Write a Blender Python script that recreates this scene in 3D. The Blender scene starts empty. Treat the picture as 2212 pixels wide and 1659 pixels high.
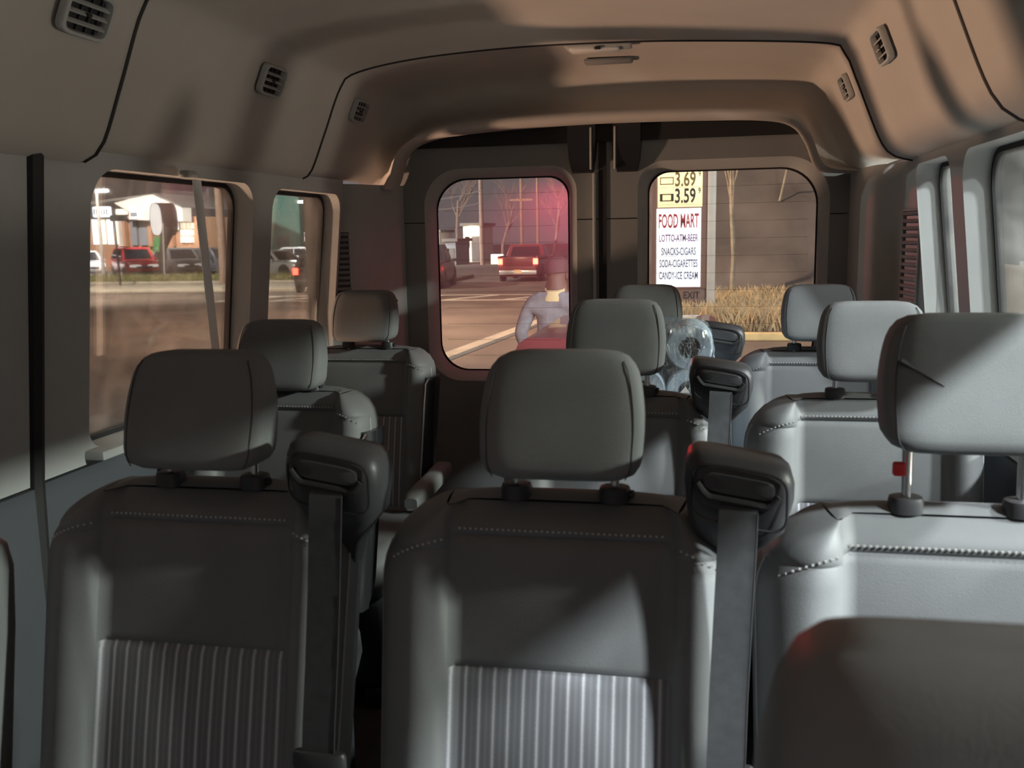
import bpy, bmesh, math, random
from mathutils import Vector, Matrix
from mathutils.geometry import tessellate_polygon
random.seed(7)
sc = bpy.context.scene
C = sc.collection
pi = math.pi
# ------------------------------------------------------------------ camera
F, CX, CY = 2000.0, 1106.0, 829.5
VX, VY, ROLL = 1515.0, 500.0, 0.02
_y = Vector(((VX-CX)/F, (CY-VY)/F, -1)).normalized()
_z = Vector((1, ROLL, 0)).cross(_y).normalized()
_x = _y.cross(_z)
RM = Matrix((_x, _y, _z))
CAM = Vector((0, 0, 2.03))
cd = bpy.data.cameras.new('camera'); cam = bpy.data.objects.new('camera', cd); C.objects.link(cam)
cam.matrix_world = Matrix.Translation(CAM) @ RM.to_4x4()
cd.sensor_fit = 'HORIZONTAL'; cd.sensor_width = 36; cd.lens = 36*F/2212
cd.clip_start = .02; cd.clip_end = 500
cd.dof.use_dof = True; cd.dof.focus_distance = 3.4; cd.dof.aperture_fstop = 8.5
sc.camera = cam
def ray(px, py): return RM @ Vector(((px-CX)/F, (CY-py)/F, -1))
def at(px, py, ax, v):
    r = ray(px, py); i = 'xyz'.index(ax)
    return CAM + r*((v-CAM[i])/r[i])
# ------------------------------------------------------------------ world, exposure, large lights
w = bpy.data.worlds.new('night_sky'); sc.world = w; w.use_nodes = True
bg = w.node_tree.nodes['Background']; bg.inputs[0].default_value = (.285, .265, .275, 1); bg.inputs[1].default_value = .36
vs = sc.view_settings; vs.view_transform = 'Standard'; vs.look = 'None'; vs.gamma = 1; vs.use_curve_mapping = False
vs.exposure = 0.5
def lamp(name, kind, loc, power, color, size=.2, target=None, spot=None, blend=.3):
    l = bpy.data.lights.new(name, kind); l.energy = power; l.color = color
    if kind == 'AREA': l.shape = 'DISK'; l.size = size
    else: l.shadow_soft_size = size
    if spot: l.spot_size = spot; l.spot_blend = blend
    o = bpy.data.objects.new(name, l); C.objects.link(o); o.location = loc
    if target is not None:
        o.rotation_euler = (Vector(target)-Vector(loc)).to_track_quat('-Z', 'Y').to_euler()
    return o
# filling station canopy light beside and ahead of the van (white), an added low source on the other side for the ceiling (warm)
lamp('canopy_light', 'AREA', (4.4, -1.3, 5.05), 800, (.93, .98, 1), .40, (-.2, 1.3, 1.5))
lamp('canopy_light', 'AREA', (4.4, .7, 5.0), 430, (.93, .98, 1), .45, (0, 3.0, 1.5))
lamp('canopy_light', 'AREA', (11, .5, 4.9), 1250, (.95, 1, .90), .6, (-.8, 1.8, 1.8))
lamp('warm_ceiling_fill', 'POINT', (-4.3, 2.15, .62), 560, (1, .60, .40), .10)
lamp('low_ceiling_fill', 'POINT', (4.1, 2.3, .75), 105, (1, .88, .74), .12)  # unseen fill added low on the right to lift the left ceiling
lamp('street_light_beam', 'SPOT', (-9, 20, 9), 9000, (1, .66, .44), .3, (-6, 24, 0), 2.6, .6)
lamp('sign_flood', 'SPOT', (4.5, 9, 5.0), 1300, (1, .95, .90), .3, (1.5, 22, .6), 1.5, .6)
lamp('store_flood', 'SPOT', (-33, 46, 9), 52000, (1, .93, .87), .4, (-35, 58, 2.5), 2.2, .7)
lamp('street_flood', 'SPOT', (-24, 27, 10), 22000, (1, .86, .70), .4, (-26, 40, 0), 2.5, .6)
lamp('red_rim_spot', 'SPOT', (-12.2, 36, 5.1), 3200, (1, .05, .06), .12, (-.5, 1.8, 1.75), .13, .5)  # unseen red spot added to redden the seat and headrest edges
lamp('lot_lamp_light', 'POINT', (-27.5, 61, 6.2), 5000, (.9, 1, .95), .2)
# ------------------------------------------------------------------ materials
MT = {}
def mat(name, col, rough=.6, metal=0, noise=0, nscale=40, bump=0, bscale=300, emit=None, estr=0, spec=.5, coat=0, trans=0):
    m = bpy.data.materials.new(name); m.use_nodes = True; MT[name] = m
    nt = m.node_tree; b = nt.nodes['Principled BSDF']
    c = (*col, 1); b.inputs['Base Color'].default_value = c
    b.inputs['Roughness'].default_value = rough; b.inputs['Metallic'].default_value = metal
    b.inputs['Specular IOR Level'].default_value = spec; b.inputs['Coat Weight'].default_value = coat
    b.inputs['Transmission Weight'].default_value = trans
    if emit: b.inputs['Emission Color'].default_value = (*emit, 1); b.inputs['Emission Strength'].default_value = estr
    if noise or bump:
        tc = nt.nodes.new('ShaderNodeTexCoord')
    if noise:
        n = nt.nodes.new('ShaderNodeTexNoise'); n.inputs['Scale'].default_value = nscale; n.inputs['Detail'].default_value = 5
        nt.links.new(tc.outputs['Object'], n.inputs['Vector'])
        r = nt.nodes.new('ShaderNodeMapRange'); r.inputs[1].default_value = .3; r.inputs[2].default_value = .7
        r.inputs[3].default_value = 1-noise; r.inputs[4].default_value = 1+noise
        nt.links.new(n.outputs[0], r.inputs[0])
        mx = nt.nodes.new('ShaderNodeMix'); mx.data_type = 'RGBA'; mx.blend_type = 'MULTIPLY'; mx.inputs[0].default_value = 1
        mx.inputs[6].default_value = c; nt.links.new(r.outputs[0], mx.inputs[7]); nt.links.new(mx.outputs[2], b.inputs['Base Color'])
    if bump:
        n2 = nt.nodes.new('ShaderNodeTexNoise'); n2.inputs['Scale'].default_value = bscale; n2.inputs['Detail'].default_value = 3
        nt.links.new(tc.outputs['Object'], n2.inputs['Vector'])
        bp = nt.nodes.new('ShaderNodeBump'); bp.inputs['Strength'].default_value = bump; bp.inputs['Distance'].default_value = .002
        nt.links.new(n2.outputs[0], bp.inputs['Height']); nt.links.new(bp.outputs[0], b.inputs['Normal'])
    return m
mat('cloth', (.165, .172, .176), .85, noise=.10, nscale=9, bump=.25, bscale=900, spec=.25)
mat('vinyl', (.150, .156, .162), .55, noise=.08, nscale=7, bump=.15, bscale=500, spec=.35)
mat('seam', (.035, .036, .038), .8)
mat('thread', (.42, .42, .41), .8)
mat('black_plastic', (.042, .042, .046), .42, bump=.15, bscale=700, spec=.4)
mat('black_gloss', (.02, .02, .023), .22)
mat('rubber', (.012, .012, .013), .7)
mat('chrome', (.78, .79, .8), .18, 1)
mat('webbing', (.05, .052, .056), .75, noise=.12, nscale=60, bump=.2, bscale=1200, spec=.3)
mat('grey_webbing', (.80, .81, .80), .75, bump=.2, bscale=1200)
mat('headliner', (.46, .435, .40), .92, noise=.05, nscale=3, bump=.15, bscale=900, spec=.15)
mat('trim', (.40, .415, .41), .62, noise=.04, nscale=6, bump=.12, bscale=900, spec=.3)
mat('door_trim', (.23, .24, .24), .65, noise=.04, nscale=6, bump=.12, bscale=900, spec=.3)
mat('low_trim', (.062, .068, .078), .6, noise=.05, nscale=6, bump=.12, bscale=900, spec=.3)
mat('floor_mat', (.045, .046, .05), .85, noise=.2, nscale=20)
mat('lens', (.75, .75, .73), .25, spec=.5)
mat('paper', (.82, .86, .9), .9, bump=.2, bscale=300)
mat('cardboard', (.05, .03, .028), .9)
mat('blue_print', (.22, .42, .9), .4)
mat('asphalt', (.17, .135, .115), .8, noise=.28, nscale=.6, bump=.3, bscale=40)
mat('concrete', (.50, .45, .38), .85, noise=.15, nscale=2)
mat('white_paint', (.72, .68, .62), .8, noise=.2, nscale=8)
mat('kerb_yellow', (.78, .60, .30), .8, noise=.15, nscale=4)
mat('dry_soil', (.20, .155, .11), .95, noise=.3, nscale=2)
mat('hill_soil', (.12, .108, .104), .95, noise=.35, nscale=.7)
mat('dry_grass', (.52, .42, .26), .9, noise=.3, nscale=3)
mat('green_grass', (.33, .33, .15), .9, noise=.3, nscale=3)
mat('bark', (.34, .30, .23), .9, noise=.3, nscale=6)
mat('wood_pole', (.34, .24, .2), .9, noise=.2, nscale=5)
mat('steel_pole', (.62, .60, .57), .45, noise=.08, nscale=5)
mat('dark_steel', (.03, .03, .033), .5)
mat('red_paint', (.24, .016, .02), .28, spec=.6, coat=.6)
mat('maroon_paint', (.17, .03, .035), .3, coat=.5)
mat('silver_paint', (.55, .56, .57), .3, .5, coat=.5)
mat('dark_paint', (.03, .032, .036), .3, coat=.5)
mat('grey_paint', (.09, .09, .09), .35, coat=.4)
mat('car_glass', (.012, .013, .016), .08, spec=.7)
mat('tyre', (.015, .015, .016), .85)
mat('rim', (.6, .6, .61), .3, .8)
mat('head_lamp', (.8, .82, .85), .15, emit=(1, 1, 1), estr=.5)
mat('tail_lamp', (.7, .03, .02), .3, emit=(1, .07, .04), estr=14)
mat('plate', (.8, .55, .35), .5)
mat('stop_red', (.6, .02, .04), .3, emit=(1, .05, .16), estr=8)
mat('lamp_white', (.9, .9, .9), .3, emit=(1, .95, .88), estr=40)
mat('lamp_warm', (.9, .8, .6), .3, emit=(1, .75, .42), estr=30)
mat('sign_yellow', (.9, .8, .45), .4, emit=(1, .82, .42), estr=.85)
mat('sign_white', (.9, .9, .92), .4, emit=(.86, .90, 1), estr=.95)
mat('sign_dark', (.03, .03, .035), .5)
mat('ink_black', (.012, .012, .014), .6)
mat('ink_brown', (.25, .16, .02), .6)
mat('ink_red', (.5, .02, .03), .6)
mat('ink_blue', (.10, .13, .24), .6)
mat('ink_violet', (.22, .10, .30), .6)
mat('sign_brown', (.20, .12, .10), .7)
mat('stucco', (.80, .72, .66), .8, noise=.06, nscale=1)
mat('brown_brick', (.42, .22, .13), .85, noise=.15, nscale=1)
mat('roof_dark', (.16, .15, .14), .8, noise=.15, nscale=1)
mat('shop_glow', (.9, .9, .9), .4, emit=(.72, .88, 1), estr=3.0)
mat('shop_warm', (.9, .85, .7), .4, emit=(1, .88, .68), estr=1.5)
mat('grey_door', (.22, .24, .27), .5)
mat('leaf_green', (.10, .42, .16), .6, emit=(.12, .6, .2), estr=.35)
mat('teal_tarp', (.20, .42, .36), .8, noise=.15, nscale=3)
mat('corrugated', (.72, .70, .60), .6)
mat('jacket', (.22, .225, .26), .8, noise=.3, nscale=14)
mat('collar', (.7, .55, .32), .8)
mat('skin', (.16, .085, .065), .6)
mat('cap', (.10, .045, .05), .8)
mat('trousers', (.04, .045, .06), .85)
mat('tag_red', (.6, .03, .03), .5)
# striped seat insert
def stripe_mat():
    m = mat('striped_insert', (.17, .175, .19), .9, spec=.2); nt = m.node_tree; b = nt.nodes['Principled BSDF']
    tc = nt.nodes.new('ShaderNodeTexCoord'); sp = nt.nodes.new('ShaderNodeSeparateXYZ'); nt.links.new(tc.outputs['Object'], sp.inputs[0])
    def M(op, a, bb=None):
        n = nt.nodes.new('ShaderNodeMath'); n.operation = op
        for i, v in enumerate((a, bb)):
            if v is None: continue
            if isinstance(v, (int, float)): n.inputs[i].default_value = v
            else: nt.links.new(v, n.inputs[i])
        return n.outputs[0]
    n = nt.nodes.new('ShaderNodeTexNoise'); n.inputs['Scale'].default_value = 420
    nt.links.new(tc.outputs['Object'], n.inputs['Vector'])
    x = M('ADD', sp.outputs[0], M('MULTIPLY', M('SUBTRACT', n.outputs[0], .5), .0016))
    fr = M('FRACT', M('DIVIDE', M('ADD', x, 1), .0205))
    d = M('ABSOLUTE', M('SUBTRACT', fr, .5))
    ramp = nt.nodes.new('ShaderNodeValToRGB'); e = ramp.color_ramp.elements
    e[0].position = .0; e[0].color = (.52, .53, .56, 1); e[1].position = .10; e[1].color = (.30, .31, .34, 1)
    for p, c in ((.14, (.20, .205, .225, 1)), (.30, (.155, .16, .175, 1)), (.5, (.21, .215, .235, 1))):
        q = ramp.color_ramp.elements.new(p); q.color = c
    nt.links.new(d, ramp.inputs[0]); nt.links.new(ramp.outputs[0], b.inputs['Base Color'])
stripe_mat()
# window glass: clear, with mirror sheen and a film of road dirt that scatters light
def glass_mat(name, dirt, tint=(.92, .93, .92), lo=.45, hi=.75, scale=6, stretch=(1, 1, 1), base=.02):
    m = bpy.data.materials.new(name); m.use_nodes = True; MT[name] = m; nt = m.node_tree; nt.nodes.clear()
    N = nt.nodes.new; L = nt.links.new
    out = N('ShaderNodeOutputMaterial'); tr = N('ShaderNodeBsdfTransparent'); tr.inputs[0].default_value = (*tint, 1)
    gl = N('ShaderNodeBsdfGlossy'); gl.inputs['Roughness'].default_value = .02
    fz = N('ShaderNodeFresnel'); fz.inputs[0].default_value = 1.45
    fm = N('ShaderNodeMath'); fm.operation = 'MULTIPLY'; fm.inputs[1].default_value = .8; L(fz.outputs[0], fm.inputs[0])
    a = N('ShaderNodeMixShader'); L(fm.outputs[0], a.inputs[0]); L(tr.outputs[0], a.inputs[1]); L(gl.outputs[0], a.inputs[2])
    df = N('ShaderNodeBsdfDiffuse'); df.inputs[0].default_value = (.75, .74, .72, 1)
    tl = N('ShaderNodeBsdfTranslucent'); tl.inputs[0].default_value = (.75, .74, .72, 1)
    d2 = N('ShaderNodeMixShader'); d2.inputs[0].default_value = .6; L(df.outputs[0], d2.inputs[1]); L(tl.outputs[0], d2.inputs[2])
    tc = N('ShaderNodeTexCoord'); mp = N('ShaderNodeMapping'); mp.inputs['Scale'].default_value = stretch; L(tc.outputs['Object'], mp.inputs[0])
    n = N('ShaderNodeTexNoise'); n.inputs['Scale'].default_value = scale; n.inputs['Detail'].default_value = 8; n.inputs['Distortion'].default_value = .6; L(mp.outputs[0], n.inputs['Vector'])
    r = N('ShaderNodeMapRange'); r.inputs[1].default_value = lo; r.inputs[2].default_value = hi; r.inputs[3].default_value = base; r.inputs[4].default_value = dirt
    L(n.outputs[0], r.inputs[0])
    b = N('ShaderNodeMixShader'); L(r.outputs[0], b.inputs[0]); L(a.outputs[0], b.inputs[1]); L(d2.outputs[0], b.inputs[2])
    L(b.outputs[0], out.inputs[0]); return m
glass_mat('rear_glass', .16, scale=5, base=.05)
glass_mat('side_glass', .05, scale=7, base=.008)
glass_mat('smeared_glass', .05, scale=4, stretch=(1, 1, 2.2), lo=.35, hi=.7, base=.012)
glass_mat('hazy_glass', .22, scale=4, lo=.3, hi=.75, base=.12)
def film_mat():
    m = bpy.data.materials.new('plastic_film'); m.use_nodes = True; MT['plastic_film'] = m; nt = m.node_tree; nt.nodes.clear()
    N = nt.nodes.new; L = nt.links.new
    out = N('ShaderNodeOutputMaterial'); tr = N('ShaderNodeBsdfTransparent'); tr.inputs[0].default_value = (.80, .88, .95, 1)
    gl = N('ShaderNodeBsdfGlossy'); gl.inputs['Roughness'].default_value = .12
    tc = N('ShaderNodeTexCoord'); n = N('ShaderNodeTexNoise'); n.inputs['Scale'].default_value = 26; n.inputs['Detail'].default_value = 6
    mp = N('ShaderNodeMapping'); mp.inputs['Scale'].default_value = (2.5, 1, .8); mp.inputs['Rotation'].default_value = (0, .5, 0)
    L(tc.outputs['Object'], mp.inputs[0]); L(mp.outputs[0], n.inputs['Vector'])
    bp = N('ShaderNodeBump'); bp.inputs['Strength'].default_value = 1; bp.inputs['Distance'].default_value = .02
    L(n.outputs[0], bp.inputs['Height']); L(bp.outputs[0], gl.inputs['Normal'])
    a = N('ShaderNodeMixShader'); a.inputs[0].default_value = .22; L(tr.outputs[0], a.inputs[1]); L(gl.outputs[0], a.inputs[2]); n3 = N('ShaderNodeTexNoise'); n3.inputs['Scale'].default_value = 16; n3.inputs['Detail'].default_value = 4; n3.inputs['Distortion'].default_value = 1.5
    mp3 = N('ShaderNodeMapping'); mp3.inputs['Scale'].default_value = (2.2, 1, .9); mp3.inputs['Rotation'].default_value = (0, -.6, 0); L(tc.outputs['Object'], mp3.inputs[0]); L(mp3.outputs[0], n3.inputs['Vector'])
    s1 = N('ShaderNodeMath'); s1.operation = 'SUBTRACT'; s1.inputs[1].default_value = .5; L(n3.outputs[0], s1.inputs[0]); s2 = N('ShaderNodeMath'); s2.operation = 'ABSOLUTE'; L(s1.outputs[0], s2.inputs[0])
    r3 = N('ShaderNodeMapRange'); r3.inputs[1].default_value = 0; r3.inputs[2].default_value = .022; r3.inputs[3].default_value = .5; r3.inputs[4].default_value = .06; L(s2.outputs[0], r3.inputs[0])  # white diffuse streaks stand in for highlights along the film creases
    d3 = N('ShaderNodeBsdfDiffuse'); d3.inputs[0].default_value = (.85, .92, 1, 1); m3 = N('ShaderNodeMixShader'); L(r3.outputs[0], m3.inputs[0]); L(a.outputs[0], m3.inputs[1]); L(d3.outputs[0], m3.inputs[2]); L(m3.outputs[0], out.inputs[0])
film_mat()
# ------------------------------------------------------------------ mesh helpers
class MB:
    def __init__(s): s.v = []; s.f = []
    def add(s, vs, fs):
        o = len(s.v); s.v += [tuple(p) for p in vs]; s.f += [tuple(i+o for i in f) for f in fs]; return s
    def box(s, c, d, rot=None, r=0, seg=2):
        bm = bmesh.new(); bmesh.ops.create_cube(bm, size=1)
        for v in bm.verts: v.co = Vector((v.co.x*d[0], v.co.y*d[1], v.co.z*d[2]))
        if r: bmesh.ops.bevel(bm, geom=bm.edges[:], offset=r, segments=seg, profile=.5, affect='EDGES')
        M = Matrix.Translation(c) @ (rot.to_4x4() if rot else Matrix())
        bm.verts.index_update()
        s.add([M @ v.co for v in bm.verts], [[v.index for v in f.verts] for f in bm.faces]); bm.free(); return s
    def loft(s, rings, caps=True, closed=True):
        n = len(rings[0]); vs = [p for r in rings for p in r]; fs = []
        for i in range(len(rings)-1):
            for j in range(n if closed else n-1):
                k = (j+1) % n; fs.append((i*n+j, i*n+k, (i+1)*n+k, (i+1)*n+j))
        if caps: fs.append(tuple(range(n-1, -1, -1))); fs.append(tuple(range((len(rings)-1)*n, len(rings)*n)))
        return s.add(vs, fs)
    def tube(s, path, r, n=10, caps=True):
        path = [Vector(p) for p in path]; rs = r if isinstance(r, (list, tuple)) else [r]*len(path); rings = []
        up = None
        for i, p in enumerate(path):
            t = (path[min(i+1, len(path)-1)]-path[max(i-1, 0)]).normalized()
            if up is None: up = Vector((0, 0, 1)) if abs(t.z) < .9 else Vector((1, 0, 0))
            a = t.cross(up).normalized(); b = a.cross(t).normalized(); up = b
            rings.append([p+(a*math.cos(q)+b*math.sin(q))*rs[i] for q in (2*pi*k/n for k in range(n))])
        return s.loft(rings, caps)
    def grid(s, fn, nu, nv):
        vs = [fn(i/nu, j/nv) for j in range(nv+1) for i in range(nu+1)]
        fs = [(j*(nu+1)+i, j*(nu+1)+i+1, (j+1)*(nu+1)+i+1, (j+1)*(nu+1)+i) for j in range(nv) for i in range(nu)]
        return s.add(vs, fs)
    def cyl(s, p, q, r, n=16): return s.tube([p, q], r, n)
    def poly(s, loops, fn, d0, d1):
        """2D loops [outer, holes] tessellated at depth d0 and d1 (fn maps u,v,depth), with walls"""
        tris = tessellate_polygon([[Vector((u, v, 0)) for u, v in l] for l in loops])
        pts = [p for l in loops for p in l]; n = len(pts)
        s.add([fn(u, v, d0) for u, v in pts]+[fn(u, v, d1) for u, v in pts], [t for t in tris]+[tuple(n+i for i in reversed(t)) for t in tris])
        for l in loops:
            m = len(l); s.add([fn(u, v, d0) for u, v in l]+[fn(u, v, d1) for u, v in l], [(i, (i+1) % m, m+(i+1) % m, m+i) for i in range(m)])
        return s
    def mesh(s, name, m, smooth=True, ang=.7):
        me = bpy.data.meshes.new(name); me.from_pydata(s.v, [], s.f)
        bm = bmesh.new(); bm.from_mesh(me); bmesh.ops.remove_doubles(bm, verts=bm.verts, dist=1e-6); bmesh.ops.recalc_face_normals(bm, faces=bm.faces); bm.to_mesh(me); bm.free()
        me.materials.append(MT[m])
        if smooth:
            me.polygons.foreach_set('use_smooth', [True]*len(me.polygons)); me.set_sharp_from_angle(angle=ang)
        return me
    def build(s, name, m, parent=None, smooth=True, ang=.7):
        return put(name, s.mesh(name, m, smooth, ang), parent)
def put(name, me, parent=None, loc=None, rot=None):
    o = bpy.data.objects.new(name, me); C.objects.link(o)
    if parent: o.parent = parent
    if loc is not None: o.location = loc
    if rot is not None: o.rotation_euler = rot
    return o
def tag(o, label, cat, group=None):
    o['label'] = label; o['category'] = cat
    if group: o['group'] = group
    return o
def struct(o, label=None):
    o['kind'] = 'structure'
    if label: o['label'] = label
    return o
def thing(name, label, cat, loc=(0, 0, 0), rz=0, group=None):
    o = bpy.data.objects.new(name, None); C.objects.link(o); o.location = loc; o.rotation_euler = (0, 0, rz); o.empty_display_size = .1
    return tag(o, label, cat, group)
def sup(hx, hy, n=4, k=32, cx=0, cy=0):
    r = []
    for i in range(k):
        t = 2*pi*i/k; c, q = math.cos(t), math.sin(t)
        r.append((cx+hx*math.copysign(abs(c)**(2/n), c), cy+hy*math.copysign(abs(q)**(2/n), q)))
    return r
def rrect(x0, x1, y0, y1, r, k=8):
    rr = r if isinstance(r, (list, tuple)) else [r]*4      # bl, br, tr, tl
    out = []
    for (cx, cy, a0), q in zip(((x0, y0, pi), (x1, y0, 1.5*pi), (x1, y1, 0), (x0, y1, .5*pi)), rr):
        ox = cx+(q if cx == x0 else -q); oy = cy+(q if cy == y0 else -q)
        for i in range(k+1):
            a = a0+.5*pi*i/k; out.append((ox+q*math.cos(a), oy+q*math.sin(a)))
    return out
def resample(pts, n):
    """Catmull-Rom through pts, n points evenly by arc length"""
    P = [Vector(p) for p in pts]; P = [2*P[0]-P[1]]+P+[2*P[-1]-P[-2]]; d = []
    for i in range(1, len(P)-2):
        for k in range(16):
            t = k/16; a, b, c, e = P[i-1], P[i], P[i+1], P[i+2]
            d.append(.5*((2*b)+(c-a)*t+(2*a-5*b+4*c-e)*t*t+(3*b-a-3*c+e)*t**3))
    d.append(P[-2]); L = [0]
    for i in range(1, len(d)): L.append(L[-1]+(d[i]-d[i-1]).length)
    out = []; j = 0
    for i in range(n):
        s = L[-1]*i/(n-1)
        while j < len(L)-2 and L[j+1] < s: j += 1
        t = (s-L[j])/max(L[j+1]-L[j], 1e-9); out.append(d[j].lerp(d[j+1], min(1, t)))
    return out
VF = .65            # van floor above the road
RY = 3.45           # plane of the rear doors
# ------------------------------------------------------------------ van shell
P2 = [(-1.268, 2.221), (-1.232, 2.246), (-1.181, 2.359), (-1.119, 2.500), (-1.063, 2.542), (-.866, 2.573), (-.575, 2.588), (-.295, 2.587),
      (-.027, 2.577), (.333, 2.550), (.391, 2.518), (.424, 2.447), (.493, 2.28), (.532, 2.233), (.585, 2.217)]
PO = [(-1.140, 2.205), (-1.118, 2.25), (-1.108, 2.285), (-1.085, 2.337), (-1.02, 2.377), (-.875, 2.400), (-.612, 2.414), (-.357, 2.420),
      (-.029, 2.416), (.209, 2.406), (.303, 2.381), (.348, 2.325), (.377, 2.253), (.408, 2.225), (.52, 2.218)]
NP = 90
prof2 = resample(P2, NP); profO = resample(PO, NP)
def inset(pr, d):
    out = []
    for i, p in enumerate(pr):
        t = (pr[min(i+1, NP-1)]-pr[max(i-1, 0)]).normalized(); out.append(p+Vector((t.y, -t.x))*d)
    return out
def ring(pr, y): return [(p.x, y, p.y) for p in pr]
mb = MB()
pin = inset(prof2, .028)
mb.loft([ring(prof2, 1.735), ring(inset(prof2, .012), 1.762), ring(inset(prof2, .024), 1.756), ring(pin, 1.735), ring(pin, 1.2), ring(pin, .4), ring(pin, -.9)], caps=False, closed=False)
ceil = struct(mb.build('ceiling', 'headliner', ang=1.2))
mb = MB()
p2i = prof2
mb.loft([ring(inset(prof2, -.03), 2.845), ring(inset(prof2, -.012), 2.868), ring(inset(prof2, -.002), 2.862), ring(p2i, 2.84), ring(p2i, 2.3), ring(p2i, 1.70)], caps=False, closed=False)
mb.build('ceiling_panel', 'headliner', ceil, ang=1.2)
mb = MB(); po = inset(prof2, -.018); rings = [ring(po, 2.82), ring(po, 3.0), ring(po, 3.15)]
for y, t in ((3.22, .01), (3.30, .05), (3.375, .12), (3.425, .24), (3.44, .40), (3.43, .55), (3.395, .68), (3.362, .78), (3.35, .87), (3.358, .95), (3.385, 1.0), (3.44, 1.0), (3.46, .985), (3.465, .94)):
    rings.append([(a.x*(1-t)+b.x*t, y, a.y*(1-t)+b.y*t) for a, b in zip(po, profO)])
mb.loft(rings, caps=False, closed=False); mb.build('ceiling_panel', 'headliner', ceil, ang=1.3)
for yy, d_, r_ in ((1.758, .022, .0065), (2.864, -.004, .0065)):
    MB().tube(ring(inset(prof2, d_), yy), r_, 8).build('panel_gap_shade', 'rubber', ceil)  # dark bead drawn in for the shade in the gap between panels
# outer roof skin above the headliner keeps light out
mb = MB(); op = inset(prof2, -.07); mb.loft([ring(op, -.9), ring(op, RY+.12)], caps=False, closed=False)
mb.loft([ring(op, RY+.10), [(p.x, RY+.10, min(p.y, 2.47)) for p in profO]], caps=False, closed=False)
mb.build('roof_skin', 'dark_steel', ceil)
# side walls
def XL(z): return -1.262-max(0, 2.2-max(z, 1.5))*.11
def XR(z): return .575+max(0, 2.2-max(z, 1.5))*.11
def wall(name, X, sgn, y0, y1, wins, zs=1.545):
    """side wall: one light upper trim with window openings, one darker lower trim, glass set outboard"""
    fn = lambda u, v, d: (X(v)+sgn*d, u, v)
    holes = [rrect(a, b, z0, z1, r) for a, b, z0, z1, r in wins]
    mb = MB(); mb.poly([[(y0, zs), (y1, zs), (y1, 2.235), (y0, 2.235)]]+holes, fn, 0, .075)
    wl = struct(mb.build(name, 'trim', ang=.6))
    mb = MB(); mb.poly([[(y0, VF-.05), (y1, VF-.05), (y1, zs-.004), (y0, zs-.004)]], fn, -.006, .075)
    mb.build('lower_trim', 'low_trim', wl)
    for (a, b, z0, z1, r) in wins:      # rubber seal
        mb = MB(); o = rrect(a-.004, b+.004, z0-.004, z1+.004, r); i_ = rrect(a+.012, b-.012, z0+.012, z1-.012, r)
        mb.loft([[fn(u, v, .06) for u, v in o], [fn(u, v, .058) for u, v in i_], [fn(u, v, .075) for u, v in i_], [fn(u, v, .075) for u, v in o]], caps=False)
        mb.build('window_seal', 'rubber', wl)
    return wl
wl = wall('wall_left', XL, -1, 1.625, 3.21, [(1.785, 2.525, 1.575, 2.19, [.05, .05, .07, .09]), (2.645, 3.185, 1.575, 2.185, [.05, .05, .06, .07])])
wr = wall('wall_right', XR, 1, 0.60, 2.80, [(.68, 2.32, 1.575, 2.2, [.06, .05, .08, .08]), (2.42, 2.785, 1.575, 2.2, [.04, .04, .05, .05])])
wn = 0
for X, sgn, a, b, z0, z1, m in ((XL, -1, 1.775, 2.535, 1.565, 2.20, 'side_glass'), (XL, -1, 2.635, 3.195, 1.565, 2.195, 'side_glass'), (XR, 1, .67, 2.33, 1.565, 2.21, 'smeared_glass'), (XR, 1, 2.41, 2.795, 1.565, 2.21, 'smeared_glass')):
    wn += 1; fn = lambda u, v, d: (X(v)+sgn*d, u, v)
    struct(MB().poly([rrect(a, b, z0, z1, .05)], fn, .064, .068).build('window_%d' % wn, m), 'flat side window pane set in the van wall')
# sliding-door / B pillar ahead of the left wall, with black seal in the gap
fnL = lambda u, v, d: (XL(v)-d, u, v)
mb = MB(); mb.poly([[(.35, 1.545), (1.585, 1.545), (1.585, 2.235), (.35, 2.235)], rrect(.5, 1.3, 1.6, 2.17, .06)], fnL, -.01, .06)
sd = struct(mb.build('door_3', 'trim', ang=.6), 'sliding side door trim with light upper pillar')
MB().poly([[(.35, VF-.05), (1.585, VF-.05), (1.585, 1.541), (.35, 1.541)]], fnL, -.02, .06).build('lower_trim', 'low_trim', sd)
MB().poly([rrect(.49, 1.31, 1.59, 2.18, .06)], fnL, .045, .049).build('window_pane', 'side_glass', sd)
mb = MB(); mb.tube([(XL(z)-.0, 1.606, z) for z in (VF, 1.0, 1.4, 1.55, 1.8, 2.0, 2.2, 2.25)], .022, 8); mb.build('door_seal', 'rubber', sd)
MB().box((-1.30, -.3, 1.15), (.06, 1.25, .85)).build('front_door_panel', 'low_trim', sd)
MB().box((-1.31, .31, 1.9), (.07, .09, .7)).build('pillar_trim', 'trim', sd)
fd = struct(MB().box((.64, -.2, 1.15), (.06, 2.2, .85)).build('door_4', 'low_trim'), 'driver door inner panel below the window line')
MB().box((.61, .555, 1.9), (.08, .10, .7), r=.02).build('pillar_trim', 'trim', fd)
MB().box((.60, -.17, 2.13), (.07, 1.45, .24), r=.02).build('door_header', 'trim', fd)
MB().box((.60, 1.16, 2.165), (.06, 1.0, .15), r=.02).build('key_light_valance', 'trim', wr)  # unseen valance added to cut the key light on the first-row seats
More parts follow.
